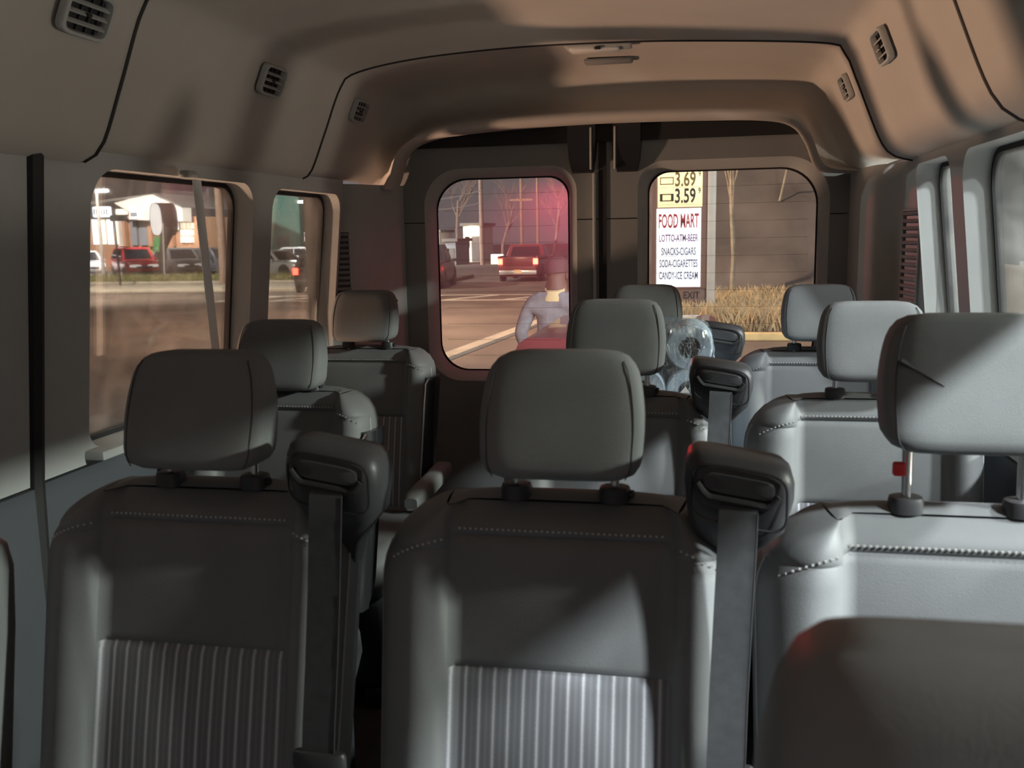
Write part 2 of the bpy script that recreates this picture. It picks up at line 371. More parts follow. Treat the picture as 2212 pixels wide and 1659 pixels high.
# D pillars between the last side window and the rear doors
def dpillar(name, plan, z0=VF, z1=2.225, m='trim'):
    mb = MB(); zz = [z0, 1.54, 1.545, 1.7, 2.0, z1]
    mb.loft([[(x, y, z) for x, y in plan] for z in zz], caps=False, closed=False); return mb
pl = resample([(-1.40, 3.165), (-1.335, 3.188), (-1.245, 3.255), (-1.185, 3.36), (-1.135, 3.43), (-1.125, 3.475)], 24)
dl = struct(dpillar('dl', [(p.x, p.y) for p in pl]).build('trim_1', 'trim', ang=1.2), 'light grey rear corner pillar trim with louvred vent, by the rear-row side seat')
pr = resample([(.72, 2.775), (.66, 2.782), (.618, 2.80), (.610, 2.85), (.604, 2.93), (.596, 3.04), (.585, 3.085), (.552, 3.11), (.530, 3.16), (.517, 3.27), (.512, 3.38), (.508, 3.475)], 40)
dr = struct(dpillar('dr', [(p.x, p.y) for p in pr]).build('trim_2', 'trim', ang=1.2), 'grey rear corner pillar trim with louvred vent behind the driver side')
def grille(par, A, B, z0, z1, nrm, n):
    """louvred vent: backing, frame, slats; A-B is its width line at the wall"""
    A = Vector(A); B = Vector(B); nrm = Vector(nrm).normalized(); t = (B-A).normalized(); wd = (B-A).length; c = (A+B)/2
    rot = Matrix((t, nrm, Vector((0, 0, 1)))).transposed()
    MB().box((c.x+nrm.x*.001, c.y+nrm.y*.001, (z0+z1)/2), (wd, .004, z1-z0), rot).build('vent_backing', 'sign_dark', par)
    me = MB().box((0, 0, 0), (wd, .008, (z1-z0)/n*.5), r=.0015, seg=1).mesh('slat', 'door_trim')
    for i in range(n):
        z = z0+(i+.5)*(z1-z0)/n
        put('slat', me, par, (c.x+nrm.x*.006, c.y+nrm.y*.006, z), (rot @ Matrix.Rotation(.5, 3, 'X')).to_euler())
    mb = MB()
    for e in (A, B): mb.box((e.x+nrm.x*.004, e.y+nrm.y*.004, (z0+z1)/2), (.006, .012, z1-z0+.01), rot, r=.002, seg=1)
    for z in (z0, z1): mb.box((c.x+nrm.x*.004, c.y+nrm.y*.004, z), (wd, .012, .006), rot, r=.002, seg=1)
    mb.build('vent_frame', 'trim', par)
a, b = pl[9], pl[12]
grille(dl, (-1.318, 3.196, 0), (-1.262, 3.238, 0), 1.70, 2.055, (.60, -.80, 0), 18)
grille(dr, (.6115, 2.835, 0), (.5985, 2.99, 0), 1.70, 2.08, (-.995, -.08, 0), 18)
MB().cyl((-1.150, 3.41, 1.79), (-1.146, 3.405, 1.79), .007).build('trim_clip', 'black_plastic', dl)
# rear doors with windows
fr = lambda u, v, d: (u, RY+.025+d, v)
def rear_door(n, x0, x1, win, lab):
    a, b, z0, z1, r = win; e = .034
    big = rrect(a-e, b+e, z0-e, z1+e, [q+e*.6 for q in r], 10); small = rrect(a, b, z0, z1, r, 10); zs = 2.083
    mb = MB(); low = [(x0, VF), (x1, VF), (x1, zs-.002)]; up = [(x1, zs+.002), (x1, 2.55), (x0, 2.55), (x0, zs+.002)]
    # rrect order: bl, br, tr, tl (counter-clockwise)
    below = [p for p in big if p[1] < zs-.01]; above = [p for p in big if p[1] > zs+.01]
    k = max(range(len(big)), key=lambda i: (big[i][1] < zs, big[i][0] > (a+b)/2 and big[i][1]))  # last low point on the far side
    nb = 11*2; lowpts = big[:nb]; uppts = big[nb:]
    low += [(b+e, zs-.002)]+[p for p in reversed(lowpts)]+[(a-e, zs-.002), (x0, zs-.002)]
    up += [(a-e, zs+.002)]+[p for p in reversed(uppts)]+[(b+e, zs+.002)]
    d = struct(MB().poly([low], fr, 0, .05).build('door_%d' % n, 'door_trim', ang=.5), lab)
    MB().poly([up], fr, 0, .05).build('upper_door_trim', 'door_trim', d, ang=.5)
    mb = MB(); mb.loft([[fr(u, v, .0) for u, v in big], [fr(u, v, .008) for u, v in rrect(a-e*.6, b+e*.6, z0-e*.6, z1+e*.6, [q+e*.4 for q in r], 10)], [fr(u, v, .045) for u, v in small], [fr(u, v, .06) for u, v in small]], caps=False)
    mb.build('window_reveal', 'trim', d, ang=1.3)
    MB().loft([[fr(u, v, .050) for u, v in rrect(a-.002, b+.002, z0-.002, z1+.002, r, 10)], [fr(u, v, .050) for u, v in rrect(a+.006, b-.006, z0+.006, z1-.006, r, 10)]], caps=False).build('window_seal', 'rubber', d)
    p = MB().poly([rrect(a-.01, b+.01, z0-.01, z1+.01, r, 10)], fr, .054, .058).build('window_pane', 'hazy_glass' if n == 1 else 'rear_glass', d)
    for i in range(11):
        z = z0+.06+(z1-z0-.12)*i/10
        MB().box(((a+b)/2, RY+.078, z), (b-a-.06, .0006, .0007)).build('defroster_line', 'cardboard', p)
    return d
d1 = rear_door(1, -1.30, -.372, (-1.008, -.488, 1.505, 2.248, [.11, .07, .075, .12]), 'left leaf of the rear double doors with reddish lit window')
d2 = rear_door(2, -.345, .60, (-.196, .408, 1.505, 2.252, [.07, .11, .13, .075]), 'right leaf of the rear double doors whose window shows a price sign')
MB().box((-.358, RY+.05, 1.55), (.028, .06, 1.9)).build('door_gasket', 'rubber', d1)
for d_, xa, xb in ((d1, -1.25, -1.05), (d1, -.455, -.372), (d2, -.345, -.225), (d2, .445, .58)): MB().box(((xa+xb)/2, RY+.045, 2.083), (xb-xa, .03, .012)).build('seam_backing', 'rubber', d_)
MB().box((-.388, RY+.02, 1.45), (.012, .02, 1.6), r=.004).build('edge_strip', 'trim', d1)
for d, x0, x1 in ((d1, -.487, -.376), (d2, -.322, -.214)):
    mb = MB(); xc = (x0+x1)/2; h = (x1-x0)/2
    mb.loft([[(xc+h*s*sx, RY+.025-dd*sy, z) for sx, sy in ((-1, 0), (-.92, 1), (.92, 1), (1, 0))] for z, s, dd in ((2.25, .68, .012), (2.255, .72, .02), (2.30, .92, .03), (2.36, 1, .035), (2.43, 1, .035))], caps=True)
    lc = mb.build('latch_cover', 'black_gloss', d, ang=.4)
    MB().box((x0+.09 if d is d1 else x0+.012, RY-.006, 2.335), (.008, .012, .15), r=.002, seg=1).build('latch_edge', 'trim', lc)
MB().poly([rrect(-1.14, .52, 2.36, 2.46, .04)], fr, -.012, .0).build('header_seal', 'rubber', d1)
# high stop lamp outside, on the upper inner corner of the left rear door: its red light catches the dirty glass
sl = struct(MB().box((-.44, RY+.28, 2.30), (.20, .035, .03), r=.008).build('trim_3', 'stop_red'), 'red high-mounted stop lamp on the rear door')
lamp('stop_lamp_light', 'SPOT', (-.44, RY+.24, 2.30), 19, (1, .07, .18), .02, (-.76, RY+.14, 1.75), 1.75, .9).parent = sl
# floor
struct(MB().box((-.35, 1.3, VF-.03), (1.98, 4.5, .06)).build('floor', 'floor_mat'))
# wheel-arch style side ledge below the left window (bright ledge seen past the first headrest)
MB().box((-1.335, 2.13, 1.566), (.10, .72, .022), r=.006).build('window_ledge', 'trim', wl)
# ------------------------------------------------------------------ seats
PANEL = .155; HW = .235; HWL = .265; TAN = .23
def y0(z): return .012+(z-1.0)*TAN
ZT = 1.008
def hwz(z, s=1):
    """half width of the backrest by height above the van floor; the side away from the belt tower is wider"""
    b = HW if s > 0 else HWL; z1, dr = (.93, .085) if s > 0 else (.90, .115)
    if z > z1:
        t = min(1, (z-z1)/(ZT+.002-z1)); return b-dr*(1-math.sqrt(max(0, 1-t*t)))
    return b-.012*max(0, (z1-z)/.5)
def yf(x, z):
    """front surface of the backrest"""
    a = abs(x); h = hwz(z, 1 if x > 0 else -1); b = 0
    if a > PANEL-.01:
        t = min(1, max(0, (a-PANEL+.01)/(h-PANEL+.01))); b = -.034*math.sin(pi*min(1, t*1.15))**.7 if t < .87 else -.034*math.sin(pi*min(1, .87*1.15))**.7+.05*((t-.87)/.13)**2
    top = max(0, (z-.966)/.045); return y0(z)+b+.03*top**2
SM = {}
def seat_meshes():
    # headrest
    mb = MB(); rings = []; H = .150; n = 14
    for i in range(n+1):
        t = i/n; z = -H/2+H*t
        e = 1-((abs(2*t-1))**8)*.09
        hw = (.1115+.0035*math.sin(pi*min(1, (1-t)*1.3)))*(1-.20*max(0, t-.30)**1.5)*e
        yb = .056-.004*t; yfr = -.040+.026*t+.010*(2*t-1)**2*0
        hd = (yb-yfr)/2*e; cy = (yb+yfr)/2+z*TAN*.6
        rings.append([(x, y, z) for x, y in sup(hw, hd, 5, 48, 0, cy)])
    def shrink(r, s, dz):
        cx = sum(p[0] for p in r)/len(r); cy = sum(p[1] for p in r)/len(r)
        return [(cx+(p[0]-cx)*s, cy+(p[1]-cy)*s, p[2]+dz) for p in r]
    rings = [shrink(rings[0], .60, -.010), shrink(rings[0], .84, -.0075)]+rings+[shrink(rings[-1], .86, .006), shrink(rings[-1], .62, .009)]
    mb.loft(rings); SM['headrest'] = mb.mesh('headrest', 'cloth', ang=1.5)
    for s in (-1, 1):
        path = []
        for i in range(19):
            t = i/18; z = -H/2-.004+(H+.010)*t; tt = min(1, max(0, t)); e = 1-((abs(2*tt-1))**8)*.09
            hw = (.1115+.0035*math.sin(pi*min(1, (1-tt)*1.3)))*(1-.20*max(0, tt-.30)**1.5)*e
            yfr = -.040+.026*tt; yb = .056-.004*tt; hd = (yb-yfr)/2*e; cy = (yb+yfr)/2+z*TAN*.6
            c = .88; q = (1-c**5)**(1/5)
            path.append((s*hw*c, cy-hd*q-.0004+(.02*(t-.94)/.06 if t > .94 else 0), z+(-.001 if t > .94 else 0)))
        SM['hseam%d' % s] = MB().tube(path, .0008, 6).mesh('seam', 'seam')
    SM['post'] = MB().cyl((0, 0, -.10), (0, .012, .03), .0062, 14).mesh('post', 'chrome')
    SM['guide'] = MB().loft([[(x, y, z) for x, y in sup(.022*s, .019*s, 2.4, 24)] for z, s in ((-.012, 1.0), (.004, 1.0), (.0085, .93), (.010, .75), (.010, .4))]).mesh('post_guide', 'black_plastic', ang=.6)
    SM['button'] = MB().cyl((.020, -.004, .0), (.026, -.006, .0), .006, 12).mesh('release_button', 'black_gloss')
    # backrest patches
    def patch(x0f, x1f, z0, z1, nu, nv, gap=.0045, gx=(1, 1), gz=(1, 1), puff=0):
        def fn(u, v):
            z = z0+(z1-z0)*v; a, b = x0f(z), x1f(z); x = a+(b-a)*u
            du = min(u*(b-a) if gx[0] else 9, (1-u)*(b-a) if gx[1] else 9); dv = min(v*(z1-z0) if gz[0] else 9, (1-v)*(z1-z0) if gz[1] else 9)
            d = min(du, dv); g = gap*max(0, 1-d/.010)**2
            return (x, yf(x, z)+g-puff*math.sin(pi*u)*math.sin(pi*v), z)
        return MB().grid(fn, nu, nv)
    zs, zi, zb, zt = .966, .79, .50, ZT
    cl = lambda s: (lambda z: s*PANEL*(1-.03*max(0, (.85-z))))
    # edge-dense sampling in the side bolsters
    SM['top_roll'] = patch(lambda z: -min(PANEL, hwz(z, -1)), lambda z: min(PANEL, hwz(z, 1)), zs, zt, 30, 12, puff=.004, gx=(1, 1), gz=(1, 0)).mesh('top_roll', 'vinyl', ang=1.5)
    SM['upper_panel'] = patch(cl(-1), cl(1), zi, zs, 30, 26, puff=.009).mesh('upper_panel', 'vinyl', ang=1.5)
    SM['insert'] = patch(cl(-1), cl(1), zb, zi, 30, 26, puff=.008).mesh('striped_panel', 'striped_insert', ang=1.5)
    for s in (-1, 1):
        A = cl(s); B = lambda z, s=s: s*hwz(z, s)
        lo = patch(A if s > 0 else B, B if s > 0 else A, zb, zs-.012, 22, 34, gx=(s > 0, s < 0), gz=(0, 1))
        SM['bolster%d' % s] = lo.mesh('bolster', 'vinyl', ang=1.5)
        SM['shoulder%d' % s] = patch(A if s > 0 else B, B if s > 0 else A, zs-.012, zt, 22, 12, gx=(s > 0, s < 0), gz=(1, 0)).mesh('shoulder', 'vinyl', ang=1.5)
        pth = [(s*(hwz(z, s)-.004), yf(s*(hwz(z, s)-.004), z)-.001, z) for z in [zb+(.95-zb)*i/20 for i in range(21)]]
        SM['piping%d' % s] = MB().tube(pth, .0016, 6).mesh('piping', 'thread')
    # shell: sides, top and back
    mb = MB(); R = []
    for i in range(25):
        z = zb+(zt-zb)*i/24; rr = []
        for k in range(21):
            t = pi*k/20; sd_ = 1 if k <= 10 else -1; h = hwz(z, sd_); yfe = yf(sd_*h, z); yb = y0(z)+.085+.01*math.sin(pi*i/24)
            rr.append((h*math.copysign(abs(math.cos(t))**.45, math.cos(t)), yfe+(yb-yfe)*math.sin(t)**.45, z))
        R.append(rr)
    mb.loft(R, caps=False, closed=False)
    def crown(u, v):
        sd_ = 1 if u > .5 else -1; e = abs(2*u-1); h = hwz(zt, sd_); x = sd_*e*h; a = yf(x, zt); ye = yf(sd_*h, zt)
        b = ye+(y0(zt)+.085-ye)*max(0, 1-e**4)**.5
        return (x, a+(b-a)*v, zt+.012*math.sin(pi*min(1, .08+v*.92))*(1-e**4))
    mb.grid(crown, 30, 10)
    SM['shell'] = mb.mesh('backrest_shell', 'vinyl', ang=1.0)
    # stitching dashes along the upper seam
    mb = MB()
    for x in [(-PANEL+.012)+i*.0078 for i in range(37)]: mb.box((x, yf(x, zs+.0105)-.005, zs+.0105), (.0032, .0016, .0026))
    for sd_, n_ in ((-1, 10), (1, 7)):
        for i in range(n_):
            x = sd_*(PANEL+.008+i*.0078); z = zs+.001-.05*((abs(x)-PANEL)/(HW-PANEL))**2*(.6 if sd_ < 0 else 1); mb.box((x, yf(x, z)-.0012, z), (.0032, .0016, .0026))
    SM['stitch'] = mb.mesh('stitching', 'thread', smooth=False)
    # cushion, pedestal
    mb = MB(); rings = []
    for z, hw_, f, b in ((.33, .20, -.50, -.06), (.345, .222, -.53, -.05), (.40, .236, -.555, -.04), (.45, .236, -.55, -.05), (.475, .225, -.53, -.06), (.485, .19, -.49, -.09), (.482, .10, -.40, -.18)):
        rings.append([(x, y, z) for x, y in sup(hw_, (b-f)/2, 6, 36, 0, (b+f)/2)])
    SM['cushion'] = mb.loft(rings).mesh('cushion', 'vinyl', ang=1.2)
    mb = MB().box((0, -.29, .19), (.40, .40, .26), r=.02); SM['pedestal'] = mb.mesh('pedestal', 'black_plastic')
    SM['leg'] = MB().box((0, 0, .03), (.05, .44, .06), r=.008).mesh('floor_rail', 'dark_steel')
    # shoulder-belt tower
    rings = []
    for z, hx, hy, cx, cy in ((.88, .018, .018, -.024, .055), (.945, .030, .030, -.016, .035), (.985, .048, .040, -.006, .012), (1.01, .061, .045, 0, -.002), (1.055, .069, .047, .002, -.010), (1.078, .068, .046, .003, -.012), (1.092, .064, .042, .003, -.011), (1.099, .055, .034, .003, -.009), (1.101, .03, .018, .003, -.008)):
        rings.append([(x, y, z-.16*x) for x, y in sup(hx, hy, 4.5, 36, cx, cy)])
    SM['tower'] = MB().loft(rings).mesh('belt_tower', 'black_plastic', ang=.8)
    tf = -.059
    def tw(x, z, d=0): return (x, tf-d, z-.16*x)
    SM['flap'] = MB().loft([[tw(x*.043+.002, 1.067+z*.0125, d) for x, z in sup(s, s, 5, 28)] for d, s in ((-.006, 1), (.0015, 1), (.0028, .93), (.0028, .4))]).mesh('belt_flap', 'black_plastic', ang=.6)
    sl_ = []
    for i in range(15):
        t = i/14*2-1; sl_.append(tw(.050*t, 1.047+.016*max(0, abs(t)-.78)/.22, .0012))
    SM['slot'] = MB().tube(sl_, [.0045]+[.0055]*13+[.0045], 8).mesh('belt_slot', 'rubber')
    SM['tower_rim'] = MB().tube([tw(x*.058+.002, 1.052+z*.037, -.0015) for x, z in sup(1, 1, 4.5, 40)]+[tw(.060, 1.052, -.0015)], .0018, 6).mesh('tower_rim', 'black_gloss')
    def strap(path, wd, tw_=None):
        R = []
        for i, p in enumerate(path):
            a = (tw_[i] if tw_ else 0); dx, dy = math.cos(a)*wd/2, math.sin(a)*wd/2
            R.append([(p[0]-dx, p[1]-dy, p[2]), (p[0]+dx, p[1]+dy, p[2]), (p[0]+dx, p[1]+dy+.0014, p[2]), (p[0]-dx, p[1]-dy+.0014, p[2])])
        return MB().loft(R)
    bp = [(0.002, -.058, 1.047), (.001, -.066, 1.035), (0, -.070, 1.0), (-.004, -.078, .9), (-.008, -.090, .8), (-.010, -.105, .72), (-.012, -.115, .64), (-.015, -.13, .50)]
    SM['belt'] = strap(bp, .047).mesh('belt_webbing', 'webbing')
    SM['belt_edge'] = MB().tube([(p[0]+.0235, p[1], p[2]) for p in bp[1:]], .0009, 5).mesh('belt_edge', 'black_plastic')
    # tongue
    T = MB(); T.loft([[(x, y, z) for x, y in sup(hx, hy, 3, 24)] for z, hx, hy in ((.0, .036, .008), (-.006, .039, .010), (-.022, .039, .010), (-.034, .026, .009), (-.050, .016, .007), (-.054, .012, .005))])
    SM['tongue'] = T.mesh('belt_tongue', 'black_plastic')
    SM['tongue_plate'] = MB().box((0, 0, -.072), (.020, .003, .045), r=.0012, seg=1).mesh('tongue_plate', 'chrome')
    # glossy side shield and armrest for seats beside the aisle
    mb = MB(); R = []
    for i in range(22):
        z = .50+.42*i/21; x = hwz(z)+.004; q = math.sin(pi*min(1, (i+1)/4)/2)
        R.append([(x-.022, y0(z)-.012, z), (x+.004, y0(z)+.004, z), (x+.010, y0(z)+.03, z), (x+.008, y0(z)+.075*q, z), (x-.02, y0(z)+.08*q, z)])
    SM['shield'] = mb.loft(R).mesh('side_shield', 'black_gloss', ang=.9)
    SM['shield_trim'] = MB().tube([(hwz(z)-.012, y0(z)-.014, z) for z in [.50+.40*i/14 for i in range(15)]]+[(hwz(.91)-.004, y0(.91)-.008, .915)], .004, 8).mesh('shield_trim', 'chrome')
    R = []
    for i in range(13):
        y = -.36+.36*i/12; k = 1-.35*max(0, (2-i)/2)**2
        R.append([(x, y, .60+z+.015*(i/12)) for x, z in sup(.030*k, .026*k, 3.5, 20)])
    SM['armrest'] = MB().loft(R).mesh('armrest', 'cloth', ang=1.0)
seat_meshes()
def seat(label, X, Y, raise_=0, tower=False, belt=False, shield=False, rz=0, tongue_tilt=0, hr_scale=1, tx=.232):
    t = thing('passenger_seat', label, 'seat', (X, Y, VF), rz, 'passenger seats')
    P = lambda name, key, loc=None, rot=None, par=None: put(name, SM[key], par or t, loc, rot)
    P('backrest_shell', 'shell'); P('top_roll', 'top_roll'); P('upper_panel', 'upper_panel'); P('striped_panel', 'insert')
    for s in (-1, 1):
        b = P('bolster', 'bolster%d' % s); P('piping', 'piping%d' % s, par=b); P('shoulder', 'shoulder%d' % s)
        g = P('post_guide', 'guide', (s*.070, .052, 1.022)); P('release_button', 'button', par=g) if s > 0 else None
        p = P('headrest_post', 'post', (s*.070, .046, 1.068)); p.scale = (1, 1, 1+raise_*6)
    P('stitching', 'stitch')['kind'] = 'stuff'
    h = P('headrest', 'headrest', (0, .022, 1.135+raise_))
    for s in (-1, 1): P('seam', 'hseam%d' % s, par=h)
    P('cushion', 'cushion'); P('pedestal', 'pedestal')
    for s in (-1, 1): P('floor_rail', 'leg', (s*.17, -.28, 0))
    if tower:
        w_ = P('belt_tower', 'tower', (tx, 0, 0)); P('belt_flap', 'flap', par=w_); P('belt_slot', 'slot', par=w_); P('tower_rim', 'tower_rim', par=w_)
    if belt:
        b = P('belt_webbing', 'belt', (tx, 0, 0)); P('belt_edge', 'belt_edge', par=b)
        g = P('belt_tongue', 'tongue', (tx-.010, -.108+.0, .685 if not tongue_tilt else .70), (0, -tongue_tilt, .3*(tongue_tilt > 0))); P('tongue_plate', 'tongue_plate', par=g)
    if shield:
        s_ = P('side_shield', 'shield'); P('shield_trim', 'shield_trim', par=s_)
    return t
YA, YB, YC = 1.205, 2.075, 2.925
seat('dark grey seat by the sliding door in the first row behind the driver seat', -.728, YA, tower=True, belt=True)
seat('grey middle seat of the first row, twisted belt tongue hanging beside it', -.184, YA, .003, tower=True, belt=True, tongue_tilt=.5)
ar = seat('grey cloth seat directly behind the driver seat, headrest raised and scuffed', .338, YA, .052)
seat('grey single seat by the aisle in the second row, frayed headrest, side window beside it', -1.012, YB, -.034, shield=True)
seat('grey middle seat of the second row, in front of the wrapped paper rolls', -.188, YB, .012, tower=True, belt=True)
seat('grey seat in the second row, between the raised scuffed headrest and the louvred right pillar', .365, YB, .004)
cl_ = seat('dark grey single seat in the last row below the louvred left corner pillar, armrest lowered', -1.108, YC, -.012, shield=True)
put('armrest', SM['armrest'], cl_, (.275, -.03, 0))
seat('grey middle seat of the last row, partly hidden behind the wrapped paper rolls', -.168, YC, -.002, tower=True)
seat('pale lit seat in the last row in front of the right rear door', .357, YC, -.006)
# marks and small parts on particular seats
random.seed(2)
hr_ = [c for c in ar.children if c.name.startswith('headrest') and 'post' not in c.name][0]
pts_ = [(-.094+.05*k/8, .030-.030*k/8) for k in range(9)]
MB().tube([(x, -.040+.026*(z+.075)/.15+z*TAN*.6+.0006-.001, z) for x, z in pts_], [.0045, .0035, .002, .0016, .0015, .0018, .0014, .001, .0006], 6).build('scuff', 'seam', hr_)
tg = MB().box((-.086, .022, 1.075), (.016, .012, .018), r=.003).build('plastic_tag', 'tag_red', ar)
# driver seat in the foreground
ds = thing('driver_seat', 'dark blurred headrest and backrest of the driver seat close up', 'seat', (.178, .465, VF))
mb = MB(); R = []
for z, hw_, f, b in ((.98, .09, -.03, .05), (.99, .13, -.05, .06), (1.02, .146, -.055, .065), (1.06, .148, -.052, .065), (1.10, .145, -.045, .062), (1.14, .136, -.036, .058), (1.16, .127, -.026, .052), (1.170, .115, -.014, .046), (1.174, .085, .0, .036)):
    R.append([(x, y, z) for x, y in sup(hw_, (b-f)/2, 4.5, 40, 0, (b+f)/2)])
mb.loft(R).build('headrest', 'vinyl', ds, ang=1.4)
for s in (-1, 1): MB().cyl((s*.07, .02, .93), (s*.07, .02, 1.02), .007).build('headrest_post', 'chrome', ds)
R = []
for z, hw_, f, b in ((.45, .24, -.26, -.10), (.6, .26, -.21, -.06), (.75, .26, -.16, -.01), (.85, .25, -.11, .04), (.92, .22, -.07, .06), (.95, .17, -.04, .05), (.955, .10, -.02, .04)):
    R.append([(x, y, z) for x, y in sup(hw_, (b-f)/2, 4, 40, 0, (b+f)/2)])
MB().loft(R).build('backrest', 'vinyl', ds, ang=1.4)
MB().box((0, -.35, .42), (.50, .50, .14), r=.04, seg=3).build('cushion', 'vinyl', ds)
MB().box((0, -.33, .18), (.44, .42, .36), r=.02).build('pedestal', 'black_plastic', ds)
R = []
for z, k in ((.85, 1), (1.2, 1), (1.45, 1), (1.54, .97), (1.575, .90), (1.59, .78), (1.594, .5)):
    R.append([(x, y, z) for x, y in sup(.125*k, .10*k, 5, 36, -1.15, 1.07+(z-1.3)*.18)])
dp = MB().loft(R).build('side_pad', 'vinyl', sd, ang=1.2)
MB().tube([(-1.045, .968+(z-1.3)*.18, z) for z in (.9, 1.1, 1.3, 1.45, 1.55)]+[(-1.07, 1.02, 1.583)], .002, 6).build('piping', 'thread', dp)
# ------------------------------------------------------------------ ceiling fittings
def air_vent(pos, nrm, up, w_, h_, label):
    nrm = Vector(nrm).normalized(); up = Vector(up); t = up.cross(nrm).normalized(); up = nrm.cross(t).normalized()
    rot = Matrix((t, up, nrm)).transposed()
    o = thing('air_vent', label, 'air vent', pos, 0, 'ceiling air vents'); o.rotation_euler = rot.to_euler()
    MB().loft([[(x, y, z) for x, y in sup(w_/2*s, h_/2*s, 6, 40)] for z, s in ((-.006, 1.0), (.004, 1.0), (.008, .96), (.008, .84), (.0, .80), (-.02, .78))], caps=False).build('vent_frame', 'trim', o, ang=.6)
    MB().poly([sup(w_/2*.82, h_/2*.82, 6, 40)], lambda u, v, d: (u, v, d), -.010, -.008).build('vent_backing', 'ink_black', o)
    me = MB().box((0, 0, 0), (w_*.80, .003, .010), Matrix.Rotation(.5, 3, 'X')).mesh('slat', 'trim')
    for i in range(3): put('slat', me, o, (0, (i-1)*h_*.21, .0))
    me = MB().box((0, 0, 0), (.0025, h_*.78, .004)).mesh('fin', 'black_plastic')
    for i in range(4): put('fin', me, o, ((i-1.5)*w_*.19, 0, -.005))
    MB().box((0, 0, .004), (.014, .007, .008), r=.002, seg=1).build('thumb_tab', 'black_gloss', o)
    return o
def on_prof(z, side):
    best = None
    for i in range(1, NP):
        a, b = prof2[i-1], prof2[i]
        if (i < NP/2) == (side < 0) and min(a.y, b.y) <= z <= max(a.y, b.y): best = a.lerp(b, (z-a.y)/(b.y-a.y+1e-9)); t = (b-a).normalized(); return best, Vector((t.y, -t.x))
for y, z, s, sz, lab in ((2.40, 2.455, -1, .082, 'square louvred air vent in the left headliner between the two panel edges'), (3.11, 2.455, -1, .078, 'small louvred air vent in the left headliner near the rear doors'),
                         (1.585, 2.46, -1, .085, 'louvred air vent in the left headliner ahead of the first panel edge'), (2.40, 2.455, 1, .082, 'louvred air vent in the warmly lit right headliner between the panel edges'),
                         (3.11, 2.455, 1, .078, 'small louvred air vent in the right headliner near the rear doors')):
    p, n = on_prof(z, s); off = -.022 if y > 2.86 else (.03 if y < 1.75 else .0)
    q = p+n*(off+.012); air_vent((q.x, y, q.y), (n.x, 0, n.y), (-n.y*1.0 if n.x > 0 else n.y, 0, abs(n.x)) if False else (0, 0, 1), sz*1.6, sz, lab)
dl_ = thing('dome_lamp', 'slim white dome lamp switched off on the rear headliner', 'lamp', (-.315, 2.955, 2.600))
MB().box((0, 0, -.006), (.20, .075, .012), r=.005).build('lamp_base', 'trim', dl_)
MB().box((-.012, 0, -.014), (.15, .06, .012), r=.005).build('lens', 'lens', dl_)
MB().box((.0, -.034, -.016), (.020, .010, .008), r=.002, seg=1).build('switch', 'black_plastic', dl_)
pc = tag(MB().box((-.31, 3.21, 2.595), (.16, .06, .014), r=.006).build('cover_plate', 'door_trim'), 'small grey cover plate on the headliner above the rear doors', 'cover')
# ------------------------------------------------------------------ wrapped paper rolls on the last-row middle seat
pk = thing('paper_roll_pack', 'film-wrapped pack of white paper rolls with dark cores standing on a seat', 'paper rolls', (-.095, 2.70, VF+.485))
RR = .066
rme = MB().loft([[(x, y, z) for x, z in [(s*RR*math.cos(a), s*RR*math.sin(a)) for a in (2*pi*k/36 for k in range(36))]] for y, s in ((-.005, .42), (-.012, .48), (-.012, .93), (-.006, 1.0), (.20, 1.0), (.20, .4))], caps=False).mesh('paper_roll', 'paper', ang=.6)
cme = MB().loft([[(s*RR*.42*math.cos(a), y, s*RR*.42*math.sin(a)) for a in (2*pi*k/24 for k in range(24))] for y, s in ((-.012, 1.02), (-.012, .96), (.19, .96), (.19, .0001))], caps=False).mesh('core', 'cardboard')
for i in range(5):
    for j in (-1, 1):
        r_ = put('paper_roll', rme, pk, (j*RR*1.0, -.02, RR+i*.1255)); put('core', cme, r_)
def wrap(u, v):
    a = 2*pi*u; return None
hx, hz = .138, .318
R = []
for y, s in ((-.034, .90), (-.036, .985), (-.028, 1.0), (.06, 1.0), (.185, 1.0), (.19, .9)):
    ring_ = []
    for k, (x, z) in enumerate(sup(hx*s, hz*s, 7, 60)):
        ring_.append((x+.0025*math.sin(k*2.3+y*60), y+.002*math.sin(k*1.7), hz+z+.0025*math.sin(k*3.1+y*30)))
    R.append(ring_)
mb = MB().loft(R, caps=False); n_ = 60
mb.add(R[0]+[(0, -.034, hz)], [(k, (k+1) % n_, n_) for k in range(n_)]); mb.build('wrapper', 'plastic_film', pk, ang=1.2)
mb = MB(); mb.grid(lambda u, v: (.1385, -.030+.06*u, .24+.26*v), 4, 12); mb.build('printed_side', 'blue_print', pk)
MB().poly([[(-.03, -.01), (0, .025), (.02, -.005), (-.005, -.03)]], lambda u, v, d: (RR+u-.01, -.0385+d, RR*1.0+3*.1255+v-.01), 0, .001).build('sticker', 'lens', pk)
# shoulder belt hanging in front of the first left window
mb = MB(); A = at(424, 388, 'x', -1.20); B = at(470, 800, 'x', -1.215); R = []
for i in range(9):
    p = A.lerp(B, i/8); R.append([(p.x-.002, p.y-.016, p.z), (p.x+.002, p.y+.016, p.z), (p.x+.0035, p.y+.016, p.z), (p.x-.0005, p.y-.016, p.z)])
sb = thing('shoulder_belt', 'pale grey shoulder belt hanging straight down in front of the left side window', 'seat belt', (0, 0, 0))
mb.loft(R).build('belt_webbing', 'grey_webbing', sb)
MB().box((A.x-.02, A.y, A.z+.012), (.03, .05, .02), r=.008).build('belt_anchor', 'trim', sb)
